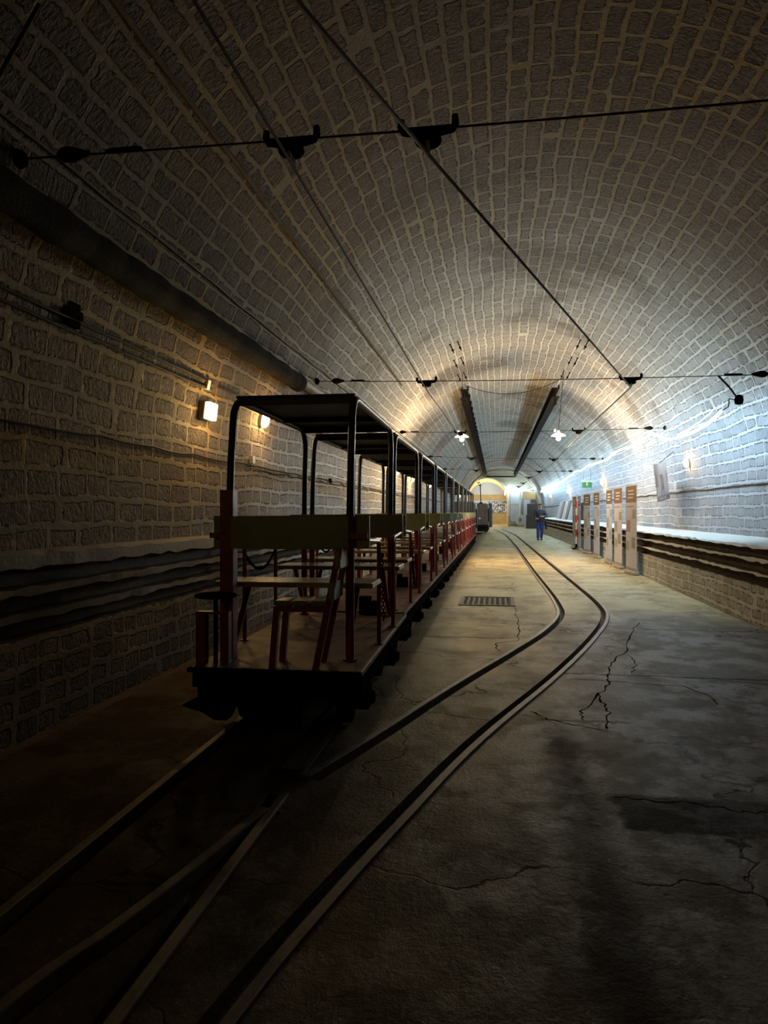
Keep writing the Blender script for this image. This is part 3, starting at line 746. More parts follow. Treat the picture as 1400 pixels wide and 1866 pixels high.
        b = MB(); b.tube([(.115 * math.cos(2 * PI * k / 24), .115 * math.sin(2 * PI * k / 24), .405) for k in range(24)], .011, 8, True)
        for a in (0.4, 0.4 + 2 * PI / 3, 0.4 + 4 * PI / 3): b.bar((0, 0, .40), (.112 * math.cos(a), .112 * math.sin(a), .405), .018, .01)
        b.lathe([(.022, .385), (.022, .42)], 10); b.build('brake_wheel', M['iron'], hb, True)
        b = MB(); b.tube([(0, 0, 0.0), (0, 0, .40)], .015, 8); b.build('brake_spindle', M['iron'], hb, True)
        b = MB(); b.box(-.115, .09, -.03, .03, .295, .31); b.box(-.115, -.055, -.03, -.02, 0, .295); b.box(-.115, -.055, .02, .03, 0, .295); b.box(.06, .09, -.03, .03, 0, .295); b.build('brake_stand', M['oxide'], hb, bevel=.003)
        b = MB(); b.box(-HW + .05, HW - .02, -.02, .02, .27, ZP - .031); b.box(-HW - .02, HW, -.015, .03, ZP - .031, ZP - .004)
        b.build('buffer_beam', M['iron'], t, bevel=.006)
        b = MB(); b.prism([(-.40, .30), (-.53, .235), (-.40, .20), (-.33, .16), (-.25, .16), (-.20, .26)], 'y', -.10, -.02); b.build('coupling_hook', M['iron'], t, bevel=.008)
        b = MB(); b.box(-.10, .17, -.05, -.02, .09, .255); b.build('draw_plate', M['iron'], t, bevel=.006)
    return t
ords = ['', 'second', 'third', 'fourth', 'fifth', 'sixth', 'seventh', 'eighth', 'ninth', 'tenth', 'eleventh']
car = make_car(True, 'foremost open rail car with brake wheel and slatted sideways driver seat')
car.location = (-1.265, 3.95, 0.012); car.rotation_euler = (0, 0, math.radians(0.9))
ref = make_car(False, 'second open rail car of the train, right behind the one with the brake wheel')
NCAR = 11
for k in range(1, NCAR):
    o = ref if k == 1 else copy_tree(ref)
    o.location = (-1.33, 6.37 + 2.3 * (k - 1), 0.012)
    if k > 1:
        o['label'] = ('last open rail car at the far end, next to the dark locomotive' if k == NCAR - 1 else '%s open rail car of the train, counted from the nearest end' % ords[k])

def make_loco(name, label, cat, loc, rz, L, W, z0, z1, cab):
    t = thing(name, label, cat, loc, rz)
    b = MB(); b.prism([(-W / 2, z0), (W / 2, z0), (W / 2, z1 - .12), (W / 2 - .10, z1), (-W / 2 + .10, z1), (-W / 2, z1 - .12)], 'y', 0, L)
    b.build('body', M['loco'], t, bevel=.02)
    b = MB(); b.box(-W / 2 + .06, W / 2 - .06, .06, L - .06, .16, z0 - .001); b.build('underframe', M['iron'], t, bevel=.01)
    b = MB(); b.box(-W / 2 - .02, W / 2 + .02, -.06, 0.0, z0 - .05, z0 + .1); b.build('buffer_beam', M['iron'], t, bevel=.01)
    for yy in (.4, L - .4):
        for s in (-1, 1):
            b = MB(); b.lathe([(.05, -.035), (.17, -.035), (.17, .035), (.05, .035)], 16, (s * RG, yy, .185), Matrix.Rotation(PI / 2, 4, 'Y')); b.build('wheel', M['iron'], t, True)
    b = MB(); b.tube([(0, -.02, z0 + .5), (0, -.06, z0 + .5)], .07, 14); b.build('headlamp', M['boxgrey'], t, True)
    for k in range(3):
        b = MB(); b.box(W / 2, W / 2 + .012, .25 + k * .5, .6 + k * .5, z0 + .25, z1 - .3); b.build('side_door', M['iron'], t, bevel=.004)
    if cab:
        b = MB(); b.tube([(.05, .35, z1), (.02, .6, z1 + .55), (-.02, .9, 3.08)], .028, 8); b.lathe([(.12, 0), (.1, .08)], 10, (.05, .35, z1 - .01)); b.build('trolley_pole', M['iron'], t, True)
        b = MB(); b.box(W / 2 - .04, W / 2 + .16, L - 1.0, L, z0 - .1, z1 + .05); b.build('cab', M['loco'], t, bevel=.02)
    return t
make_loco('mine_wagon', 'dark round-shouldered wagon coupled behind the last passenger car', 'wagon', (-1.33, 29.6, .012), 0, 2.6, .95, .42, 1.78, False)
make_loco('locomotive', 'dark grey mine locomotive with a trolley pole up to the overhead wire', 'locomotive', (-1.02, 44.2, .012), -.03, 3.4, .98, .46, 1.88, True)

# ------------------------------------------------------------------ overhead wires
def at_vault(px, py, y_guess, r=R):
    """point of the vault seen at a pixel (march along the ray)"""
    d0 = gy(px, py, 1.0); o = Vector((0, 0, H)); dr = (d0 - o)
    t = 0.5
    while t < 120:
        q = o + dr * t
        if q.z > ZC:
            if math.hypot(q.x - VC, q.z - ZC) > r: break
        elif q.x > VC + r or q.x < VC - r: break
        t += 0.02
    return q
spans = []
def span(pa, pb, label, r=.006, chainends=True):
    pa, pb = Vector(pa), Vector(pb); t = thing('span_wire', label, 'wire', pa)
    n = 24; P = []
    for i in range(n + 1):
        f = i / n; q = (pb - pa) * f; q.z -= .10 * 4 * f * (1 - f) * 0.3; P.append(q)
    MB().tube(P, r, 6).build('wire', M['cable'], t, True)
    for e, sgn in ((P[0], 1), (P[-1], -1)):
        d = (P[-1] - P[0]).normalized() * sgn
        b = MB(); b.lathe([(.0, 0), (.055, .0), (.045, .03), (.02, .05), (.0, .05)], 10, e, d.to_track_quat('Z', 'Y').to_matrix().to_4x4()); b.build('wall_anchor', M['iron'], t, True)
        b = MB(); b.tube([e + d * .25, e + d * .29, e + d * .33, e + d * .37, e + d * .45], 0, 8, rad=[.012, .04, .045, .035, .012]); b.build('strain_insulator', M['iron'], t, True)
        b = MB()
        b.tube([e + d * .55, e + d * .58, e + d * .74, e + d * .77], 0, 6, rad=[.008, .016, .016, .008]); b.build('turnbuckle', M['iron'], t, True)
    return P, pa
def zoff(pa, pb, x):
    f = (x - pa[0]) / (pb[0] - pa[0]); return f
spanpts = []
def vx(phi_deg, y): 
    a = arc(math.radians(phi_deg), R - .02); return Vector((a[0], y, a[1]))
S = [(vx(180 - 24, 3.66), vx(21.5, 3.4), 'nearest cross wire under the vault, carrying the two largest hangers'),
     (vx(180 - 23.5, 10.45), vx(19.5, 9.7), 'second cross wire, attached just above the near rail car roof'),
     (vx(180 - 24.5, 17.9), vx(21, 16.3), 'third cross wire, at the height of the two pendant lamps'),
     (vx(180 - 24, 25.5), vx(21, 25.5), 'fourth cross wire, beyond the pendant lamps'),
     (vx(180 - 24, 33.0), vx(21, 33.0), 'fifth cross wire, between the two steel beams')]
for a, b_, lab in S: span(a, b_, lab)
def on_span(i, x):
    a, b_, _ = S[i]; f = (x - a.x) / (b_.x - a.x); q = a.lerp(b_, f); q.z -= .03 * 4 * f * (1 - f); return q
def hanger_mesh(t, sc_=1.0, rz=0):
    b = MB()
    P = [(-.135, 0, .055), (-.137, 0, .02), (-.125, 0, -.005), (-.06, 0, -.012), (.06, 0, -.012), (.125, 0, -.005), (.137, 0, .02), (.135, 0, .06)]
    b.tube(P, .0, 10, rad=[.016, .02, .021, .026, .026, .021, .02, .016])
    b.build('yoke', M['iron'], t, True)
    b = MB(); b.lathe([(.0, -.02), (.03, -.02), (.062, -.035), (.07, -.06), (.06, -.075), (.03, -.085), (.0, -.085)], 16); b.build('insulator_bell', M['iron'], t, True)
    b = MB(); b.bar((0, -.05, -.10), (0, .05, -.10), .016, .04); b.tube([(0, 0, -.085), (0, 0, -.11)], .012, 6); b.build('wire_clamp', M['greypipe'], t)
hang = []
def add_hanger(pt, label, proto=[None]):
    if proto[0] is None:
        t = thing('wire_hanger', label, 'hanger', pt, 0, 'trolley wire hangers'); hanger_mesh(t); proto[0] = t
    else:
        t = copy_tree(proto[0]); t.location = pt; t['label'] = label
    hang.append(t); return Vector(pt)
A = [add_hanger(on_span(0, -1.06), 'big black wire hanger on the nearest cross wire, the left of the pair'),
     add_hanger(on_span(1, -1.0), 'black wire hanger on the second cross wire, left of the ceiling bolts'),
     add_hanger(on_span(2, -.87), 'small wire hanger beside the left pendant lamp'),
     add_hanger(on_span(3, -.88), 'tiny wire hanger on the left wire, first beyond the left pendant lamp'),
     add_hanger(on_span(4, -.92), 'tiny wire hanger on the left wire, second beyond the left pendant lamp')]
B = [add_hanger(on_span(0, -.34), 'big black wire hanger on the nearest cross wire, the right of the pair'),
     add_hanger(on_span(1, 1.78), 'black wire hanger on the second cross wire, where the diagonal wire ends'),
     add_hanger(on_span(2, 1.86), 'wire hanger just right of the right pendant lamp'),
     add_hanger(on_span(3, 1.98), 'small wire hanger on the right wire, next beyond the right pendant lamp'),
     add_hanger(on_span(4, 1.92), 'small wire hanger on the right wire, second beyond the right pendant lamp')]
for k, (px, py, dd) in enumerate(((964, 869.5, 39), (953.5, 880, 46), (945, 886, 52))):
    q = gy(px, py, dd); B.append(add_hanger(q, ['tiny wire hanger near the right beam end, nearest of three', 'tiny wire hanger in front of the end wall, middle of three', 'tiny wire hanger in front of the end wall, nearest the archway'][k]))
for k, (px, py, dd) in enumerate(((872, 879, 60), (875, 884, 64))):
    q = gy(px, py, dd); A.append(add_hanger(q, ['tiny wire hanger in the archway, upper of two', 'tiny wire hanger in the archway, lower of two'][k]))
lo = Vector((0, 0, -.125))
def wire(pts, r, label, name='trolley_wire', m='cable', cat='wire', sag=0.0, nn=6, group=None):
    P = []
    for a, b_ in zip(pts, pts[1:]):
        a, b_ = Vector(a), Vector(b_)
        for k in range(nn):
            f = k / nn; q = a.lerp(b_, f); q.z -= sag * 4 * f * (1 - f); P.append(q)
    P.append(Vector(pts[-1]))
    base = P[0].copy(); b = MB(); b.tube([q - base for q in P], r, 6)
    o = b.build(name, M[m], smooth=True, loc=base); tag(o, label, cat, group); return o
wire([Vector((-1.12, -2, 3.25))] + [a + lo for a in A[:5]] + [Vector((-1.0, 45.2, 3.1))], .0085, 'left overhead trolley wire running above the train')
wire([gx(430, -128, -.62)] + [b_ + lo for b_ in B], .0095, 'thick trolley wire running diagonally across the vault above the curving track')

# ------------------------------------------------------------------ steel beams, bolts, pendants
def beam(pa, pb, label):
    pa, pb = Vector(pa), Vector(pb); t = thing('steel_beam', label, 'beam', pa, 0, 'steel beams under the vault')
    d = pb - pa; L = d.length
    yaw = math.atan2(-d.x, d.y); pit = math.asin(d.z / L)
    t.rotation_euler = (pit, 0, yaw)
    b = MB(); b.box(-.11, .11, 0, L, -.02, 0); b.box(-.012, .012, 0, L, -.25, -.02); b.box(-.11, .11, 0, L, -.27, -.25)
    b.build('girder', M['beam'], t)
    for k in range(34):
        y = .25 + k * (L - .5) / 33
        q = MB(); q.box(-.14, -.10, y - .03, y + .03, -.05, .05) if False else q.box(.085, .125, y - .04, y + .04, -.002, .11)
        q.build('beam_clip', M['beam'], t)
    b = MB(); b.tube([(0, .3, -.27), (0, .3, -.40)], .03, 8); b.lathe([(.05, -.46), (.06, -.40), (.03, -.38)], 8, (0, .3, 0)); b.build('end_hook', M['iron'], t, True)
    return t
beam(gy(846, 709, 21.2), gy(885, 864, Y1 - .9), 'left dark steel beam hung under the vault')
beam(gy(1013, 706, 21.0), gy(938, 864, Y1 - .9), 'right dark steel beam hung under the vault')
tp = [gy(884, 868.5, Y1 - 1.2), gy(940, 868.5, Y1 - 1.2)]
wire(tp, .07, 'horizontal dark tie bar joining the far ends of both beams', 'tie_bar', 'beam', 'bar')
bolts = [(820, 618, 832), (834, 616, 830), (827, 652, 662), (840, 648, 660), (834, 680, 690), (845, 676, 688)]
for side, px_list in (('left', ((820, 627), (834, 622), (827, 656), (840, 651), (834, 682), (845, 678))), ('right', ((1058, 619), (1073, 620), (1042, 650), (1053, 652), (1028, 676), (1039, 678)))):
    for k, (px, py) in enumerate(px_list):
        q = at_vault(px, py, 0)
        n = Vector((VC - q.x, 0, ZC - q.z)).normalized()
        b = MB(); b.tube([-n * .06, n * .22], .013, 6); b.lathe([(.032, .14), (.032, .17)], 6, (0, 0, 0), n.to_track_quat('Z', 'Y').to_matrix().to_4x4()); b.lathe([(.03, -.005), (.03, .012)], 6, (0, 0, 0), n.to_track_quat('Z', 'Y').to_matrix().to_4x4())
        o = b.build('ceiling_bolt', M['iron'], loc=q)
        tag(o, 'thin dark anchor bolt in the vault, %s row, %s pair, %s one' % (side, ('uppermost', 'middle', 'lowest')[k // 2], ('left', 'right')[k % 2]), 'bolt', 'anchor bolts in the vault')
def pendant(top, bot, label):
    top, bot = Vector(top), Vector(bot); t = thing('pendant_lamp', label, 'lamp', bot, 0, 'pendant lamps')
    MB().tube([top - bot, Vector((0, 0, .16))], .008, 6).build('flex', M['cable'], t, True)
    b = MB(); b.lathe([(.03, .17), (.035, .11), (.06, .10), (.13, .075), (.185, .03), (.19, .024), (.18, .024), (.12, .062), (.03, .085)], 24); b.build('shade', M['shadelit'], t, True)
    b = MB(); b.lathe([(.022, .07), (.03, .04), (.055, -.01), (.06, -.05), (.045, -.085), (.015, -.1)], 16); b.build('bulb', M['warmw'], t, True)
    b = MB(); b.lathe([(.02, 0), (.03, .02), (.0, .07)], 10, (-.09, 0, .14)); b.build('small_lamp', M['warmw'], t, True)
    l = bpy.data.lights.new('pendant_light', 'POINT'); l.energy = 250; l.color = (1.0, .74, .42); l.shadow_soft_size = .06
    lo_ = bpy.data.objects.new('pendant_light', l); COL.objects.link(lo_); lo_.location = bot + Vector((0, 0, -.18))
for (ax, ay, px, py, lab) in ((843, 680, 842, 798, 'lit pendant lamp with white shade near the left beam'), (1028, 672, 1018, 796, 'lit pendant lamp with white shade right of the right beam')):
    tq = at_vault(ax, ay, 0); bq = gy(px, py, tq.y); pendant(tq, bq, lab)
wire([at_vault(846, 690, 0) + Vector((0, -.5, -.25)), at_vault(1028, 676, 0) + Vector((0, -.2, -.2))], .008, 'thin cable drooping across the vault between the two rows of bolts', 'ceiling_cable', sag=.35, nn=16, cat='cable')

# ------------------------------------------------------------------ pipes and cables on the left side
def vpath(phi_deg, ys_, r=R - .02, wob=.0):
    out = []
    for y in ys_:
        a = arc(math.radians(180 - phi_deg + random.uniform(-wob, wob)), r); out.append(Vector((a[0], y, a[1])))
    return out
def runline(P, r, name, label, m, cat, nn=8, rad=None):
    base = P[0].copy(); b = MB(); b.tube([q - base for q in P], r, nn, rad=rad)
    o = b.build(name, M[m], smooth=True, loc=base); return tag(o, label, cat)
ysn = yrange(-3, 9.4, .12)
runline(vpath(20.3, ysn, R - .12), .115, 'lagged_pipe', 'fat black lagged pipe along the left shoulder of the vault', 'pipe', 'pipe', 14, [.115 + random.uniform(-.012, .012) for _ in ysn])
runline(vpath(21, yrange(9.45, 48, 1.5), R - .09), .075, 'service_pipe', 'grey pipe continuing beyond the black pipe behind the car roofs', 'greypipe', 'pipe', 10)
runline(vpath(26.5, yrange(-2, 40, .6), R - .015, .15), .011, 'conduit', 'thin brown conduit along the vault just above the black pipe', 'copper', 'conduit')
runline(vpath(41.5, yrange(-2, 16, .6), R - .012, .12), .02, 'plaster_conduit', 'mortar-coloured conduit high on the left of the vault', 'duct', 'conduit')
runline(vpath(12.2, yrange(-2, 7.0, .35), R - .02, .12), .010, 'wall_cable', 'upper of two dark cables leading to the nearest wall lamp', 'cable', 'cable')
runline(vpath(11.0, yrange(-2, 7.0, .35), R - .02, .12), .012, 'wall_cable', 'lower of two dark cables leading to the nearest wall lamp', 'cable', 'cable')
runline(vpath(12.0, yrange(7.15, 30, .5), R - .02, .12), .010, 'wall_cable', 'thin cable running on from the nearest wall lamp behind the hoops', 'cable', 'cable')
def wallline(x, z, ys_, amp):
    return [Vector((x, y, z + random.uniform(-amp, amp))) for y in ys_]
runline(wallline(WL + .015, 1.93, yrange(-2, 46, .28), .012), .009, 'wall_cable', 'dark cable at head height along the whole left wall', 'cable', 'cable', 6)
runline(wallline(WL + .02, 1.885, yrange(8.5, 40, .28), .018), .009, 'wall_cable', 'thin loose cable just under the head-height cable, left wall', 'cable', 'cable', 6)
runline(wallline(WR_ - .015, 1.78, yrange(0, 60, .3), .012), .011, 'wall_cable', 'dark cable along the white right wall behind the banners', 'cable', 'cable', 6)
runline([at_vault(-40, 160, 0) + Vector((.06, 0, -.04)), at_vault(-1, 98, 0) + Vector((.04, 0, -.05)), at_vault(62, -2, 0) + Vector((.03, 0, -.03))], .011, 'drop_cable', 'short dark cable at the top left corner of the vault', 'cable', 'cable')
b = MB(); b.box(-.03, .03, -.07, .07, -.10, .10); b.box(-.02, .02, -.12, .12, -.03, .03)  # dark block added in place of a shaded gap in the wall
q = at_vault(130, 570, 0); o = b.build('gap_block', M['iron'], loc=q, bevel=.006); tag(o, 'dark block standing in for the shaded gap of the left wall beneath the black pipe', 'gap')

# ---- wall lamps
def wall_frame(q, sg):
    """local x along the wall (+Y), local y out of the wall, local z up the wall"""
    if q.z > ZC: n = Vector((VC - q.x, 0, ZC - q.z)).normalized()
    else: n = Vector((-sg, 0, 0))
    xx = Vector((0, 1, 0)); zz = xx.cross(n) if sg < 0 else xx.cross(n)
    if zz.z < 0: xx = -xx; zz = xx.cross(n)
    m = Matrix((xx, n, zz)).transposed().to_4x4(); m.translation = q
    return m
# emergency light box
def light(name, kind, loc, energy, color, size=.05):
    l = bpy.data.lights.new(name, kind); l.energy = energy; l.color = color; l.shadow_soft_size = size
    o = bpy.data.objects.new(name, l); COL.objects.link(o); o.location = loc; return o
WARM = (1.0, .60, .22)
q = at_vault(368, 748, 0); m = wall_frame(q, -1)
t = thing('emergency_light', 'lit box-shaped emergency light with a green exit mark, nearest on left wall', 'lamp'); t.matrix_world = m
MB().box(-.10, .10, 0, .07, -.09, .09).build('housing', M['lampbody'], t, bevel=.01)
MB().box(-.098, .098, .07, .13, -.088, .088).build('diffuser', M['exitlit'], t, bevel=.012)
b = MB(); b.box(-.035, .03, .1305, .1325, .02, .07); b.build('exit_mark', M['greensign'], t)
b = MB(); b.tube([(-.01, .1335, .04), (0, .1335, .055)], .003, 5); b.bar((0, .134, .03), (0, .134, .06), .006, .001); b.build('arrow', M['whitesign'], t)
light('emergency_glow', 'POINT', m @ Vector((0, .24, -.02)), 17, (1, .66, .26), .07)
b = MB(); b.box(-.035, .035, -.02, .045, -.05, .05)
q2 = at_vault(374, 700, 0); o = b.build('junction_box', M['boxgrey'], bevel=.006); o.matrix_world = wall_frame(q2, -1); tag(o, 'small pale junction box just above the emergency light', 'junction box')
def bulkhead(q, sg, label, en, proto={}):
    m = wall_frame(q, sg)
    if 'b' not in proto:
        t = thing('bulkhead_lamp', label, 'lamp', group='bulkhead lamps on the walls')
        b = MB(); b.tube([(0, 0, 0), (0, .05, 0)], .075, 16); b.v = [(x * .8, y, z * 1.25) for x, y, z in b.v]; b.build('base', M['lampbody'], t, bevel=.006)
        b = MB(); b.lathe([(.072, .05), (.074, .075), (.062, .105), (.035, .122), (.0, .126)], 18, (0, 0, 0), Matrix.Rotation(-PI / 2, 4, 'X')); b.v = [(x * .8, y, z * 1.25) for x, y, z in b.v]; b.build('glass', M['warm'], t, True)
        b = MB(); b.tube([(0, .01, -.09), (.0, .01, -.5)], .007, 6); b.build('feed_cable', M['cable'], t)
        proto['b'] = t
    else:
        t = copy_tree(proto['b']); t['label'] = label
    t.matrix_world = m
    light('bulkhead_glow', 'POINT', m @ Vector((0, .22, 0)), en, WARM, .06)
for px, py, lab in ((473, 765, 'glowing oval bulkhead lamp framed by the nearest roof hoop'),
                    (720.6, 859, 'glowing bulkhead lamp on the left wall, second beyond the nearest hoop'),
                    (748.6, 873, 'glowing bulkhead lamp on the left wall, third beyond the nearest hoop'),
                    (781, 884, 'glowing bulkhead lamp on the left wall, fourth beyond the nearest hoop'),
                    (812, 894, 'glowing bulkhead lamp on the left wall, next to farthest'),
                    (836, 904, 'glowing bulkhead lamp on the left wall, farthest')):
    q = at_vault(px, py, 0); bulkhead(q, -1, lab, 10.0 if px < 500 else 42.0)
for px, py, lab in ((1258, 843, 'small warm bulkhead lamp on the right wall, right of the hung poster'),
                    (1101.5, 879, 'small bulkhead lamp on the right wall above the banners'),
                    (1038, 895, 'small bulkhead lamp on the right wall above the leaning boards'),
                    (1005, 903, 'small bulkhead lamp on the right wall above the walking person')):
    q = at_vault(px, py, 0); bulkhead(q, 1, lab, 3.0 if px > 1200 else 12.0)
b = MB(); b.box(-.045, .045, 0, .05, -.05, .05); q = at_vault(456, 838, 0)
o = b.build('junction_box', M['boxgrey'], bevel=.006); o.matrix_world = wall_frame(q, -1); tag(o, 'pale junction box on the head-height cable below the oval lamp', 'junction box')
b = MB(); b.box(-.04, .04, 0, .04, -.04, .04); b.tube([(-.1, .02, -.02), (.1, .02, .02)], .01, 6); q = at_vault(600, 876, 0)
o = b.build('cable_clamp', M['iron'], bevel=.004); o.matrix_world = wall_frame(q, -1); tag(o, 'small dark clamp on the left wall cables seen between two hoops', 'clamp')

# ------------------------------------------------------------------ LED hose along the right wall
LEDX = R - .70
ledpx = [(1315, 749), (1302, 762), (1288, 773), (1270, 784), (1252, 792), (1234, 798), (1218, 800), (1206, 797), (1187, 789), (1178, 797), (1166, 806), (1152, 814), (1135, 818), (1119, 826), (1108, 836), (1096, 841), (1084, 845), (1072, 848), (1060, 857), (1050, 859), (1040, 867), (1030, 873), (1020, 880)]
P = [at_vault(px, py, 0, LEDX) for px, py in ledpx]
P += [Vector((3.45, 48, 2.95)), Vector((3.5, 53, 3.0)), Vector((3.5, 58, 2.95)), gy(990, 887, 63.5), gy(975, 890, 66.0), gy(960, 893.5, 67.4), gy(945, 894.5, 67.6), gy(935, 892, 67.6), gy(930, 891, 67.6), gy(922, 892.5, 67.6), gy(920.5, 902, 67.6)]
P = spline(P, 4)
base = P[0].copy(); b = MB(); b.tube([q - base for q in P], .020, 6)
led = b.build('light_hose', M['led'], smooth=True, loc=base); tag(led, 'bright cold white light hose draped along the right wall', 'light')
P = [at_vault(px, py, 0, R - .60) for px, py in ((1304, 743), (1292, 755), (1275, 769), (1256, 781), (1235, 792))]
base = P[0].copy(); b = MB(); b.tube([q - base for q in P], .005, 6); o = b.build('light_hose', M['led2'], smooth=True, loc=base); tag(o, 'short thin second light hose just above the near end of the long one', 'light')
q0 = on_span(1, 2.85)
t = thing('plug_connector', 'black plug hanging from the second cross wire by the light hose end', 'plug', q0)
pl = at_vault(1347, 729, 0, R - .62); pk = at_vault(1328, 741, 0, R - .65)
MB().tube([Vector((0, 0, 0)), (pl - q0) * .5 + Vector((.0, 0, .02)), pl - q0], .012, 6).build('lead', M['cable'], t, True)
b = MB(); b.lathe([(.02, -.06), (.05, -.05), (.058, 0), (.05, .05), (.02, .07)], 12, pl - q0); b.build('plug', M['iron'], t, True)
MB().tube([pl - q0, pl - q0 + Vector((-.06, .2, .05)), pk - q0, at_vault(1315, 749, 0, LEDX) - q0], .008, 6).build('tail', M['cable'], t, True)
# clamps holding the hose
for k, (px, py) in enumerate(((1187, 789), (1135, 818), (1040, 867))):
    q = at_vault(px, py, 0, LEDX + .03); b = MB(); b.tube([Vector((.1, 0, .02)), Vector((0, 0, .02)), Vector((-.02, 0, -.02))], .007, 6)
    o = b.build('hose_hook', M['iron'], loc=q); tag(o, 'small wall hook holding up the light hose, %s one' % ('nearest', 'middle', 'farthest')[k], 'hook')

# ------------------------------------------------------------------ right side: sign, poster, banners, boards
q = gx(1070, 882, 3.45); t = thing('exit_sign', 'hanging green and white exit sign above the far banners', 'sign', q, math.radians(8))
MB().box(-.19, .19, -.006, .006, -.14, .14).build('panel', M['greensign'], t)
MB().box(-.19, .19, -.009, -.0065, .075, .14).build('upper_band', M['whitesign'], t)
b = MB(); b.lathe([(.0, 0), (.022, 0), (.022, .003), (0, .003)], 12, (.0, -.010, .045), Matrix.Rotation(PI / 2, 4, 'X'))
b.bar((0, -.009, .02), (0, -.009, -.05), .035, .003); b.bar((0, -.009, -.04), (-.05, -.009, -.10), .018, .003); b.bar((0, -.009, -.04), (.05, -.009, -.09), .018, .003); b.bar((0, -.009, .01), (.06, -.009, -.02), .014, .003); b.bar((0, -.009, .01), (-.06, -.009, -.01), .014, .003)
b.build('running_figure', M['whitesign'], t)
b = MB()
for k in range(7): b.box(-.15 + k * .045, -.12 + k * .045, -.0105, -.0095, .095, .12)
b.build('lettering', M['greensign'], t)
MB().tube([(-.15, 0, .14), (-.1, .05, .6)], .004, 5).build('suspension_wire', M['cable'], t); MB().tube([(.15, 0, .14), (.15, .05, .6)], .004, 5).build('suspension_wire', M['cable'], t)

# hung poster, leaning out at the top
TL, TR = gx(1191, 846, 3.45), gx(1213, 842, 3.45)
BL, BR = gy(1199, 915, TL.y), gy(1220, 909, TR.y)
def quad_panel(name, tl, tr, br, bl, th, m, parent, org):
    n = (tr - tl).cross(bl - tl).normalized()
    b = MB(); vs = [p - org for p in (tl, tr, br, bl)] + [p - org + n * th for p in (tl, tr, br, bl)]
    b.add(vs, [(0, 1, 2, 3), (7, 6, 5, 4), (0, 4, 5, 1), (1, 5, 6, 2), (2, 6, 7, 3), (3, 7, 4, 0)])
    return b.build(name, M[m], parent)
org = (TL + TR + BL + BR) / 4
t = thing('hung_poster', 'grey picture panel with dark caption strip hung tilted on the right wall', 'poster', org)
nrm = (TR - TL).cross(BL - TL).normalized()
if nrm.x > 0: nrm = -nrm
cap = .13
cl, cr = BL.lerp(TL, cap), BR.lerp(TR, cap)
quad_panel('picture', TL, TR, cr, cl, .012, 'poster', t, org)
quad_panel('caption_strip', cl, cr, BR, BL, .012, 'posterdark', t, org)
f = lambda a, b_: (TL.lerp(TR, a)).lerp(BL.lerp(BR, a), b_) + nrm * .004
quad_panel('dark_strip', f(.0, 0), f(.28, .0), f(.20, .62), f(0, .62), .003, 'posterdark', t, org)
quad_panel('figure', f(.45, .3), f(.62, .3), f(.7, .7), f(.5, .72), .003, 'posterdark', t, org)
for k in range(2): quad_panel('caption_line', f(.2, .905 + k * .04), f(.8, .905 + k * .04), f(.8, .92 + k * .04), f(.2, .92 + k * .04), .003, 'ink', t, org)
MB().tube([TL.lerp(TR, .5) - org, TL.lerp(TR, .5) - org + Vector((.3, 0, .25))], .006, 5).build('hanging_cord', M['cable'], t)

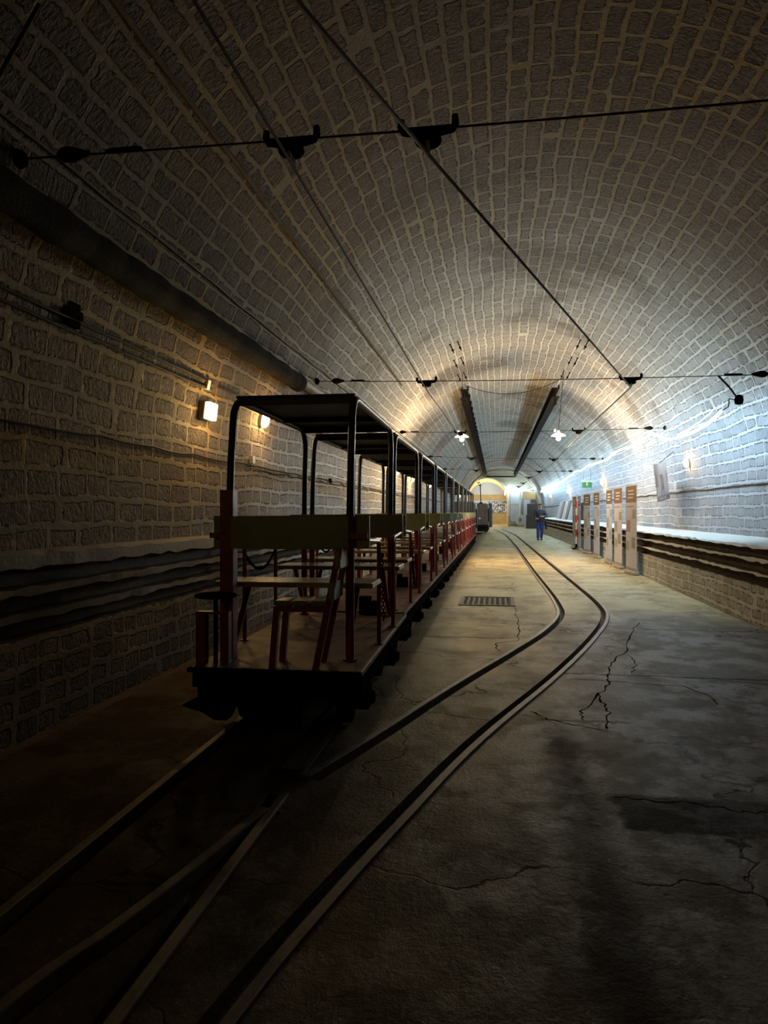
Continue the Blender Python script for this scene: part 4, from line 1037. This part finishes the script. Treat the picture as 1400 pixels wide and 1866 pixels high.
bdat = [(1155.5, 1046, 883, 'bannerred', 'banner', 'photored'), (1133, 1035, 887, 'bannerred', 'banner', 'photo'), (1114.5, 1027.5, 892, 'bannerhead', 'bannerblue', 'photo'),
        (1092, 1017, 895, 'bannerhead', 'bannerblue', 'photo'), (1075.5, 1009, 896.5, 'bannerhead', 'bannerblue', 'photogreen'), (1063, 1002.5, 899, 'bannerhead', 'bannerblue', 'photo'), (1053.5, 998.5, 901, 'bannerred', 'bannerblue', 'photo')]
names = ['nearest of the standing roll-up banners, red header and small red photo', 'second standing roll-up banner from the near end, red header', 'third standing roll-up banner from the near end, dark header', 'fourth and middle standing roll-up banner of the row', 'fifth standing roll-up banner from the near end, under the exit sign', 'sixth standing roll-up banner, next to the striped post', 'farthest of the seven standing roll-up banners, reddish header']
for k, (px, py, ty, hm, bm_, ph) in enumerate(bdat):
    q = gz(px, py, 0); q.x = min(q.x + .02, 2.925); W = .84; Hh = 1.93
    rz = math.radians((-85, -87, -89, -87, -83, -90, -86)[k])          # almost parallel to the wall, turned a little to the camera
    t = thing('rollup_banner', names[k], 'banner', q, rz, 'roll-up banners along the right wall')
    b = MB(); b.box(-W / 2 - .02, W / 2 + .02, -.055, .055, .012, .075); b.build('cassette', M['alu'], t, bevel=.012)
    for s in (-1, 1):
        b = MB(); b.box(s * .3 - .03, s * .3 + .03, -.14, .14, 0, .014); b.build('foot', M['alu'], t, bevel=.004)
    b = MB(); b.tube([(0, .05, .07), (0, .03, Hh)], .009, 6); b.build('support_pole', M['alu'], t)
    pn = MB().box(-W / 2, W / 2, -.006, .0, .075, Hh).build('banner_sheet', M[bm_], t)
    hd = MB().box(-W / 2, W / 2, -.0085, -.0065, Hh - .36, Hh).build('header', M[hm], t)
    b = MB()
    for i, (x0, x1) in enumerate(((-.22, .2), (-.2, .22), (-.25, .15))): b.box(x0, x1, -.0105, -.009, Hh - .12 - i * .075, Hh - .09 - i * .075)
    b.build('header_lettering', M['ink'], hd)
    MB().box(-W / 2 + .04, W / 2 - .2, -.0085, -.0065, Hh - .46, Hh - .435).build('title_line', M['inkviolet'], t)
    rnd = random.Random(k + 3)
    spots = [(.12, Hh - .72, .26, .2, 'photo'), (-.36, Hh - 1.02, .3, .26, ph), (.02, Hh - 1.32, .3, .24, 'photo'), (-.38, Hh - 1.45, .26, .2, 'photogreen' if k == 0 else ph)]
    for (x, z, w_, h_, mm) in spots:
        x += rnd.uniform(-.04, .04); z += rnd.uniform(-.05, .05)
        MB().box(x, min(x + w_, W / 2 - .02), -.0085, -.0065, z, z + h_).build('printed_photo', M[mm], t)
    MB().box(-W / 2, W / 2, -.0085, -.0065, .08, .14).build('footer_strip', M['photo'], t)
    MB().box(-W / 2 - .01, W / 2 + .01, -.014, .010, Hh, Hh + .025).build('top_rail', M['alu'], t)
q = gz(1061, 1003, 0); t = thing('barrier_post', 'red and white striped post standing between the two farthest banners', 'post', (q.x - .12, q.y + .70, 0))
for k in range(6):
    MB().tube([(0, 0, .2 + k * .26), (0.0, 0, .2 + (k + 1) * .26)], .035, 10).build('stripe', M['stripered'] if k % 2 else M['whitesign'], t, True)
MB().lathe([(.16, 0), (.16, .03), (.05, .06), (.035, .2)], 16).build('post_foot', M['iron'], t, True)

bl = [(1014, 1019, 'boardpink', 'pinkish board leaning on the right ledge, first from the left'), (1020.5, 1023, 'boarddark', 'narrow black board leaning between pale boards on the right ledge'), (1023.5, 1029, 'boardwhite', 'white board leaning on the right ledge, middle of the stack'), (1030, 1033.5, 'boarddark', 'black board leaning on the right ledge beside the broad pale board'), (1034.5, 1047, 'boardwhite', 'broad pale board leaning on the right ledge, nearest the striped post')]
for k, (x0, x1, mm, lab) in enumerate(bl):
    a = gx((x0 + x1) / 2, 944, 3.5); y0_ = gx(x1, 944, 3.5).y; y1_ = gx(x0, 944, 3.5).y
    b = MB(); mtx = Matrix.Rotation(math.radians(14), 4, 'Y'); b.box(-.012, .012, -(y1_ - y0_) / 2, (y1_ - y0_) / 2, 0, .98, mtx)
    zled = .955 + .03 * (3.5 - RX) / (WR_ - RX)
    o = b.build('leaning_board', M[mm], loc=(3.5, (y0_ + y1_) / 2, zled + .018)); tag(o, lab, 'board', 'boards leaning on the right ledge')

# ------------------------------------------------------------------ objects by the end wall
def cabinet(name, label, cx, cy, z, w, d, h, m, lines, cat='cabinet'):
    t = thing(name, label, cat, (cx, cy, z))
    MB().box(-w / 2, w / 2, -d / 2, d / 2, 0, h).build('carcass', M[m], t, bevel=.012)
    for k in range(lines):
        z0 = .05 + k * (h - .08) / lines
        dr = MB().box(-w / 2 + .04, w / 2 - .04, -d / 2 - .018, -d / 2 - .001, z0, z0 + (h - .08) / lines - .03).build('door', M[m], t, bevel=.004)
        MB().box(w / 2 - .12, w / 2 - .09, -d / 2 - .035, -d / 2 - .019, z0 + .08, z0 + .2).build('handle', M['alu'], dr)
    return t
q = gz(970, 963, 0)
cabinet('storage_cabinet', 'dark brown cabinet on the floor, lower of the stacked two', q.x, q.y + .35, 0, .94, .7, 1.12, 'crate', 2)
cabinet('storage_cabinet', 'dark brown cabinet stacked on top of the lower one', q.x + .04, q.y + .35, 1.12, .86, .66, .92, 'crate', 1)
q = gy(961, 955, 66.6)
cabinet('locker', 'pale blue-grey locker against the end wall left of the stacked cabinets', q.x, 67.1, 0, .62, .5, 2.5, 'bluecab', 1, 'locker')
b = MB(); b.box(-.6, .6, -.25, .25, 0, .75); t = thing('plywood_box', 'tan plywood box on top of the locker by the end wall', 'box', (q.x - .35 + .55, 67.1, 2.5)); b.build('carcass', M['plaster'], t, bevel=.01)
MB().box(-.55, .55, -.27, -.251, .05, .7).build('front_board', M['tan_wall'], t)
q = gy(948.5, 957, 66.9)
t = thing('hose_reel', 'coiled white hose with a straight pipe rising up the end wall', 'hose', (q.x, 67.3, 0))
b = MB()
for k in range(5): b.tube([((.42 - .06 * k) * math.cos(2 * PI * i / 24), -.02 * (k % 2), .62 + (.52 - .07 * k) * math.sin(2 * PI * i / 24)) for i in range(24)], .035, 6, True)
b.build('coil', M['hose'], t, True)
MB().tube([(-.08, 0, .95), (-.02, .1, 1.6), (.05, .2, 3.2)], .10, 8, rad=[.12, .11, .09]).build('hose_end', M['hose'], t, True)
b = MB(); b.tube([(-.22, .15, .3), (.0, .2, 3.4)], .03, 6); b.tube([(.27, .15, .3), (.27, .2, 3.4)], .03, 6); b.build('bracket_pipes', M['greypipe'], t, True)
P = [gy(927, 940, 67.5), gy(929, 948, 67.5), gy(933, 952, 67.5), gy(940, 951, 67.5), gy(944, 949, 67.5)]
wire(P, .05, 'bent grey pipe low on the end wall beside the archway', 'bent_pipe', 'greypipe', 'pipe')
for k, (x0, y0_, x1, y1_) in enumerate(((969, 897, 968, 912), (973, 897, 977, 912))):
    wire([gy(x0, y0_, 66.9), gy(x1, y1_, 66.9)], .06, ['upright wooden prop against the end wall, above the locker box', 'slanting wooden prop against the end wall, right of the upright one'][k], 'wooden_prop', 'tan_wall', 'prop')

# ------------------------------------------------------------------ drain cover
t = thing('drain_cover', 'rectangular cast iron drain cover in the floor between train and curved track', 'drain cover', (-.14, 10.93, 0.0))
b = MB(); b.box(-.41, .41, -.53, -.47, 0, .012); b.box(-.41, .41, .47, .53, 0, .012); b.box(-.41, -.36, -.47, .47, 0, .012); b.box(.36, .41, -.47, .47, 0, .012); b.build('rim', M['castiron'], t)
b = MB(); b.box(-.36, .36, -.47, .47, 0, .003)
for i in range(9):
    for j_ in range(11):
        x = -.32 + i * .08; y = -.42 + j_ * .084
        b.lathe([(.028, .003), (.026, .010), (.016, .010), (.014, .004), (.0, .004)], 8, (x, y, 0))
b.build('patterned_plate', M['castiron'], t)

# ------------------------------------------------------------------ the walking person
def skin_mesh(name, verts, edges, radii, m, parent, sub=2, root=0):
    me = bpy.data.meshes.new(name); me.from_pydata([Vector(v) for v in verts], edges, [])
    o = bpy.data.objects.new(name, me); COL.objects.link(o)
    md = o.modifiers.new('s', 'SKIN'); md.use_smooth_shade = True
    sv = me.skin_vertices[0].data
    for i, r in enumerate(radii):
        sv[i].radius = r if isinstance(r, tuple) else (r, r); sv[i].use_root = (i == root)
    s2 = o.modifiers.new('u', 'SUBSURF'); s2.levels = sub; s2.render_levels = sub
    bpy.context.view_layer.update()
    d = bpy.context.evaluated_depsgraph_get(); nm = bpy.data.meshes.new_from_object(o.evaluated_get(d))
    o.modifiers.clear(); o.data = nm; nm.materials.clear(); nm.materials.append(m)
    for p_ in nm.polygons: p_.use_smooth = True
    if parent is not None: o.parent = parent
    return o
pq = gz(984.5, 984.5, 0)
per = thing('person', 'person in dark jacket and blue jeans walking towards the camera on the right', 'person', pq, math.radians(3))
# front of the body looks to -Y; viewer's left is -X
V = [(0, 0, .95), (0, .0, 1.10), (0, .0, 1.28), (0, .01, 1.42), (0, .0, 1.49), (0, -.01, 1.55), (0, -.015, 1.64), (0, -.01, 1.71)]
E_ = [(i, i + 1) for i in range(7)]
Rr = [(.115, .08), (.115, .08), (.16, .10), (.13, .085), .052, .055, (.074, .092), (.055, .07)]
def limb(start, pts, rs):
    prev = start
    for p_, r_ in zip(pts, rs):
        V.append(p_); Rr.append(r_); E_.append((prev, len(V) - 1)); prev = len(V) - 1
    return prev
limb(3, [(-.16, .01, 1.41), (-.235, .03, 1.15), (-.20, -.16, 1.03)], [.055, .043, .033])     # person's right arm
wr_r = len(V) - 1
limb(3, [(.16, .01, 1.41), (.28, .04, 1.16), (.10, -.22, 1.14)], [.055, .043, .033])
wr_l = len(V) - 1
limb(0, [(-.09, 0, .84), (-.10, -.09, .50), (-.10, -.02, .10), (-.10, -.13, .035)], [.088, .06, .042, .035])
limb(0, [(.09, 0, .84), (.075, -.01, .48), (.065, .12, .11), (.065, .02, .035)], [.088, .06, .042, .035])
def hand(wrist, d, side):
    d = Vector(d).normalized(); w = Vector(V[wrist]); up = Vector((0, 0, 1)); r_ = d.cross(up).normalized()
    palm = w + d * .05; V.append(palm); Rr.append((.034, .02)); E_.append((wrist, len(V) - 1)); pi = len(V) - 1
    for k in range(4):
        off = up * (.027 - .018 * k); ln = (.062, .07, .066, .052)[k]
        limb(pi, [palm + d * .035 + off, palm + d * (.035 + ln * .5) + off + r_ * side * .012, palm + d * (.03 + ln * .75) + off + r_ * side * .035], [.010, .009, .007])
    limb(pi, [palm + up * .035 + r_ * side * .01, palm + up * .055 + d * .03 + r_ * side * .025], [.011, .008])
hand(wr_r, (.5, -.8, .1), -1); hand(wr_l, (-.95, -.3, .0), 1)
body = skin_mesh('body', V, E_, Rr, M['skin'], per)
# face
b = MB(); b.lathe([(.0, -.02), (.012, -.016), (.008, .012), (.0, .024)], 8, (0, -.115, 1.625)); b.build('nose', M['skin'], per, True)
for s in (-1, 1):
    b = MB(); b.lathe([(0, -.009), (.011, -.004), (.011, .004), (0, .009)], 8, (s * .03, -.098, 1.65)); b.build('eye', M['eye'], per, True)
    b = MB(); b.lathe([(0, -.03), (.012, -.015), (.014, .01), (0, .03)], 8, (s * .083, -.005, 1.63)); b.build('ear', M['skin'], per, True)
b = MB(); b.tube([(-.028, -.096, 1.578), (0, -.104, 1.576), (.028, -.096, 1.578)], .006, 6); b.build('mouth', M['stripered'], per, True)
skin_mesh('hair', [(0, .03, 1.62), (0, .025, 1.69), (0, -.02, 1.735), (0, -.075, 1.725)], [(0, 1), (1, 2), (2, 3)], [(.078, .07), (.086, .078), (.082, .045), (.062, .022)], M['hair'], per)
jv = [(0, 0, .80), (0, 0, 1.06), (0, 0, 1.28), (0, .01, 1.42), (0, .015, 1.485), (-.17, .01, 1.40), (-.25, .03, 1.15), (-.215, -.12, 1.05), (.17, .01, 1.40), (.295, .04, 1.16), (.145, -.17, 1.14)]
skin_mesh('jacket', jv, [(0, 1), (1, 2), (2, 3), (3, 4), (3, 5), (5, 6), (6, 7), (3, 8), (8, 9), (9, 10)], [(.205, .155), (.19, .14), (.205, .14), (.165, .11), (.075, .08), .09, .074, .055, .09, .076, .055], M['jacket'], per)
tv = [(0, 0, .95), (-.095, 0, .84), (-.102, -.09, .50), (-.102, -.02, .13), (-.102, -.03, .07), (.095, 0, .84), (.08, -.01, .48), (.068, .12, .14), (.068, .115, .08)]
skin_mesh('jeans', tv, [(0, 1), (1, 2), (2, 3), (3, 4), (0, 5), (5, 6), (6, 7), (7, 8)], [(.16, .125), .115, .088, .072, .07, .115, .088, .072, .07], M['jeans'], per)
skin_mesh('shoe', [(-.10, .03, .045), (-.10, -.08, .045), (-.105, -.17, .035)], [(0, 1), (1, 2)], [(.062, .055), (.066, .055), (.058, .045)], M['shoe'], per)
skin_mesh('shoe', [(.068, .16, .05), (.068, .06, .045), (.072, -.03, .035)], [(0, 1), (1, 2)], [(.062, .055), (.066, .055), (.058, .045)], M['shoe'], per)
t = thing('shoulder_bag', 'black bag and coat hanging at the walking person\'s side', 'bag', (pq.x + .27, pq.y + .08, .52))
skin_mesh('bag_body', [(-.02, .0, .46), (0, 0, .30), (.01, .02, .10), (.02, .02, -.02)], [(0, 1), (1, 2), (2, 3)], [(.06, .05), (.085, .06), (.07, .05), (.05, .03)], M['bag'], t)
MB().tube([(-.03, 0, .44), (-.08, .12, .72), (-.16, .08, .93), (-.25, -.02, .95), (-.2, -.15, .85), (-.05, -.10, .46)], .012, 6).build('strap', M['bag'], t, True)

# ------------------------------------------------------------------ light in the place
# overhead fittings of the far gallery and its side passages
light('gallery_lamp', 'POINT', (-.9, 72, 4.0), 260, (1.0, .84, .5), .15)
light('gallery_lamp', 'POINT', (-.9, 79, 4.0), 200, (.85, .93, 1.0), .15)
q = at_vault(4, 700, 0); q = Vector((WL + .12, -2.6, 2.42)); bulkhead(q, -1, 'added bulkhead-shaped fill lamp behind the viewpoint, unseen, lighting the nearest car', 4.5)  # unseen fill lamp added to brighten the front of the nearest car
light('archway_lamp', 'POINT', (1.6, 65.2, 2.9), 90, (.85, .94, 1.0), .1)
w = bpy.data.worlds.new('world'); sc.world = w; w.use_nodes = True
w.node_tree.nodes['Background'].inputs[0].default_value = (.004, .003, .002, 1); w.node_tree.nodes['Background'].inputs[1].default_value = 0.0

vs_ = sc.view_settings
vs_.view_transform = 'Standard'; vs_.look = 'None'; vs_.gamma = 1.0; vs_.use_curve_mapping = False
vs_.exposure = 0.30
cy = sc.cycles
cy.use_denoising = True; cy.max_bounces = 6; cy.diffuse_bounces = 5; cy.glossy_bounces = 2; cy.use_adaptive_sampling = True; cy.adaptive_threshold = 0.03
cy.sample_clamp_indirect = 8.0; cy.use_light_tree = True
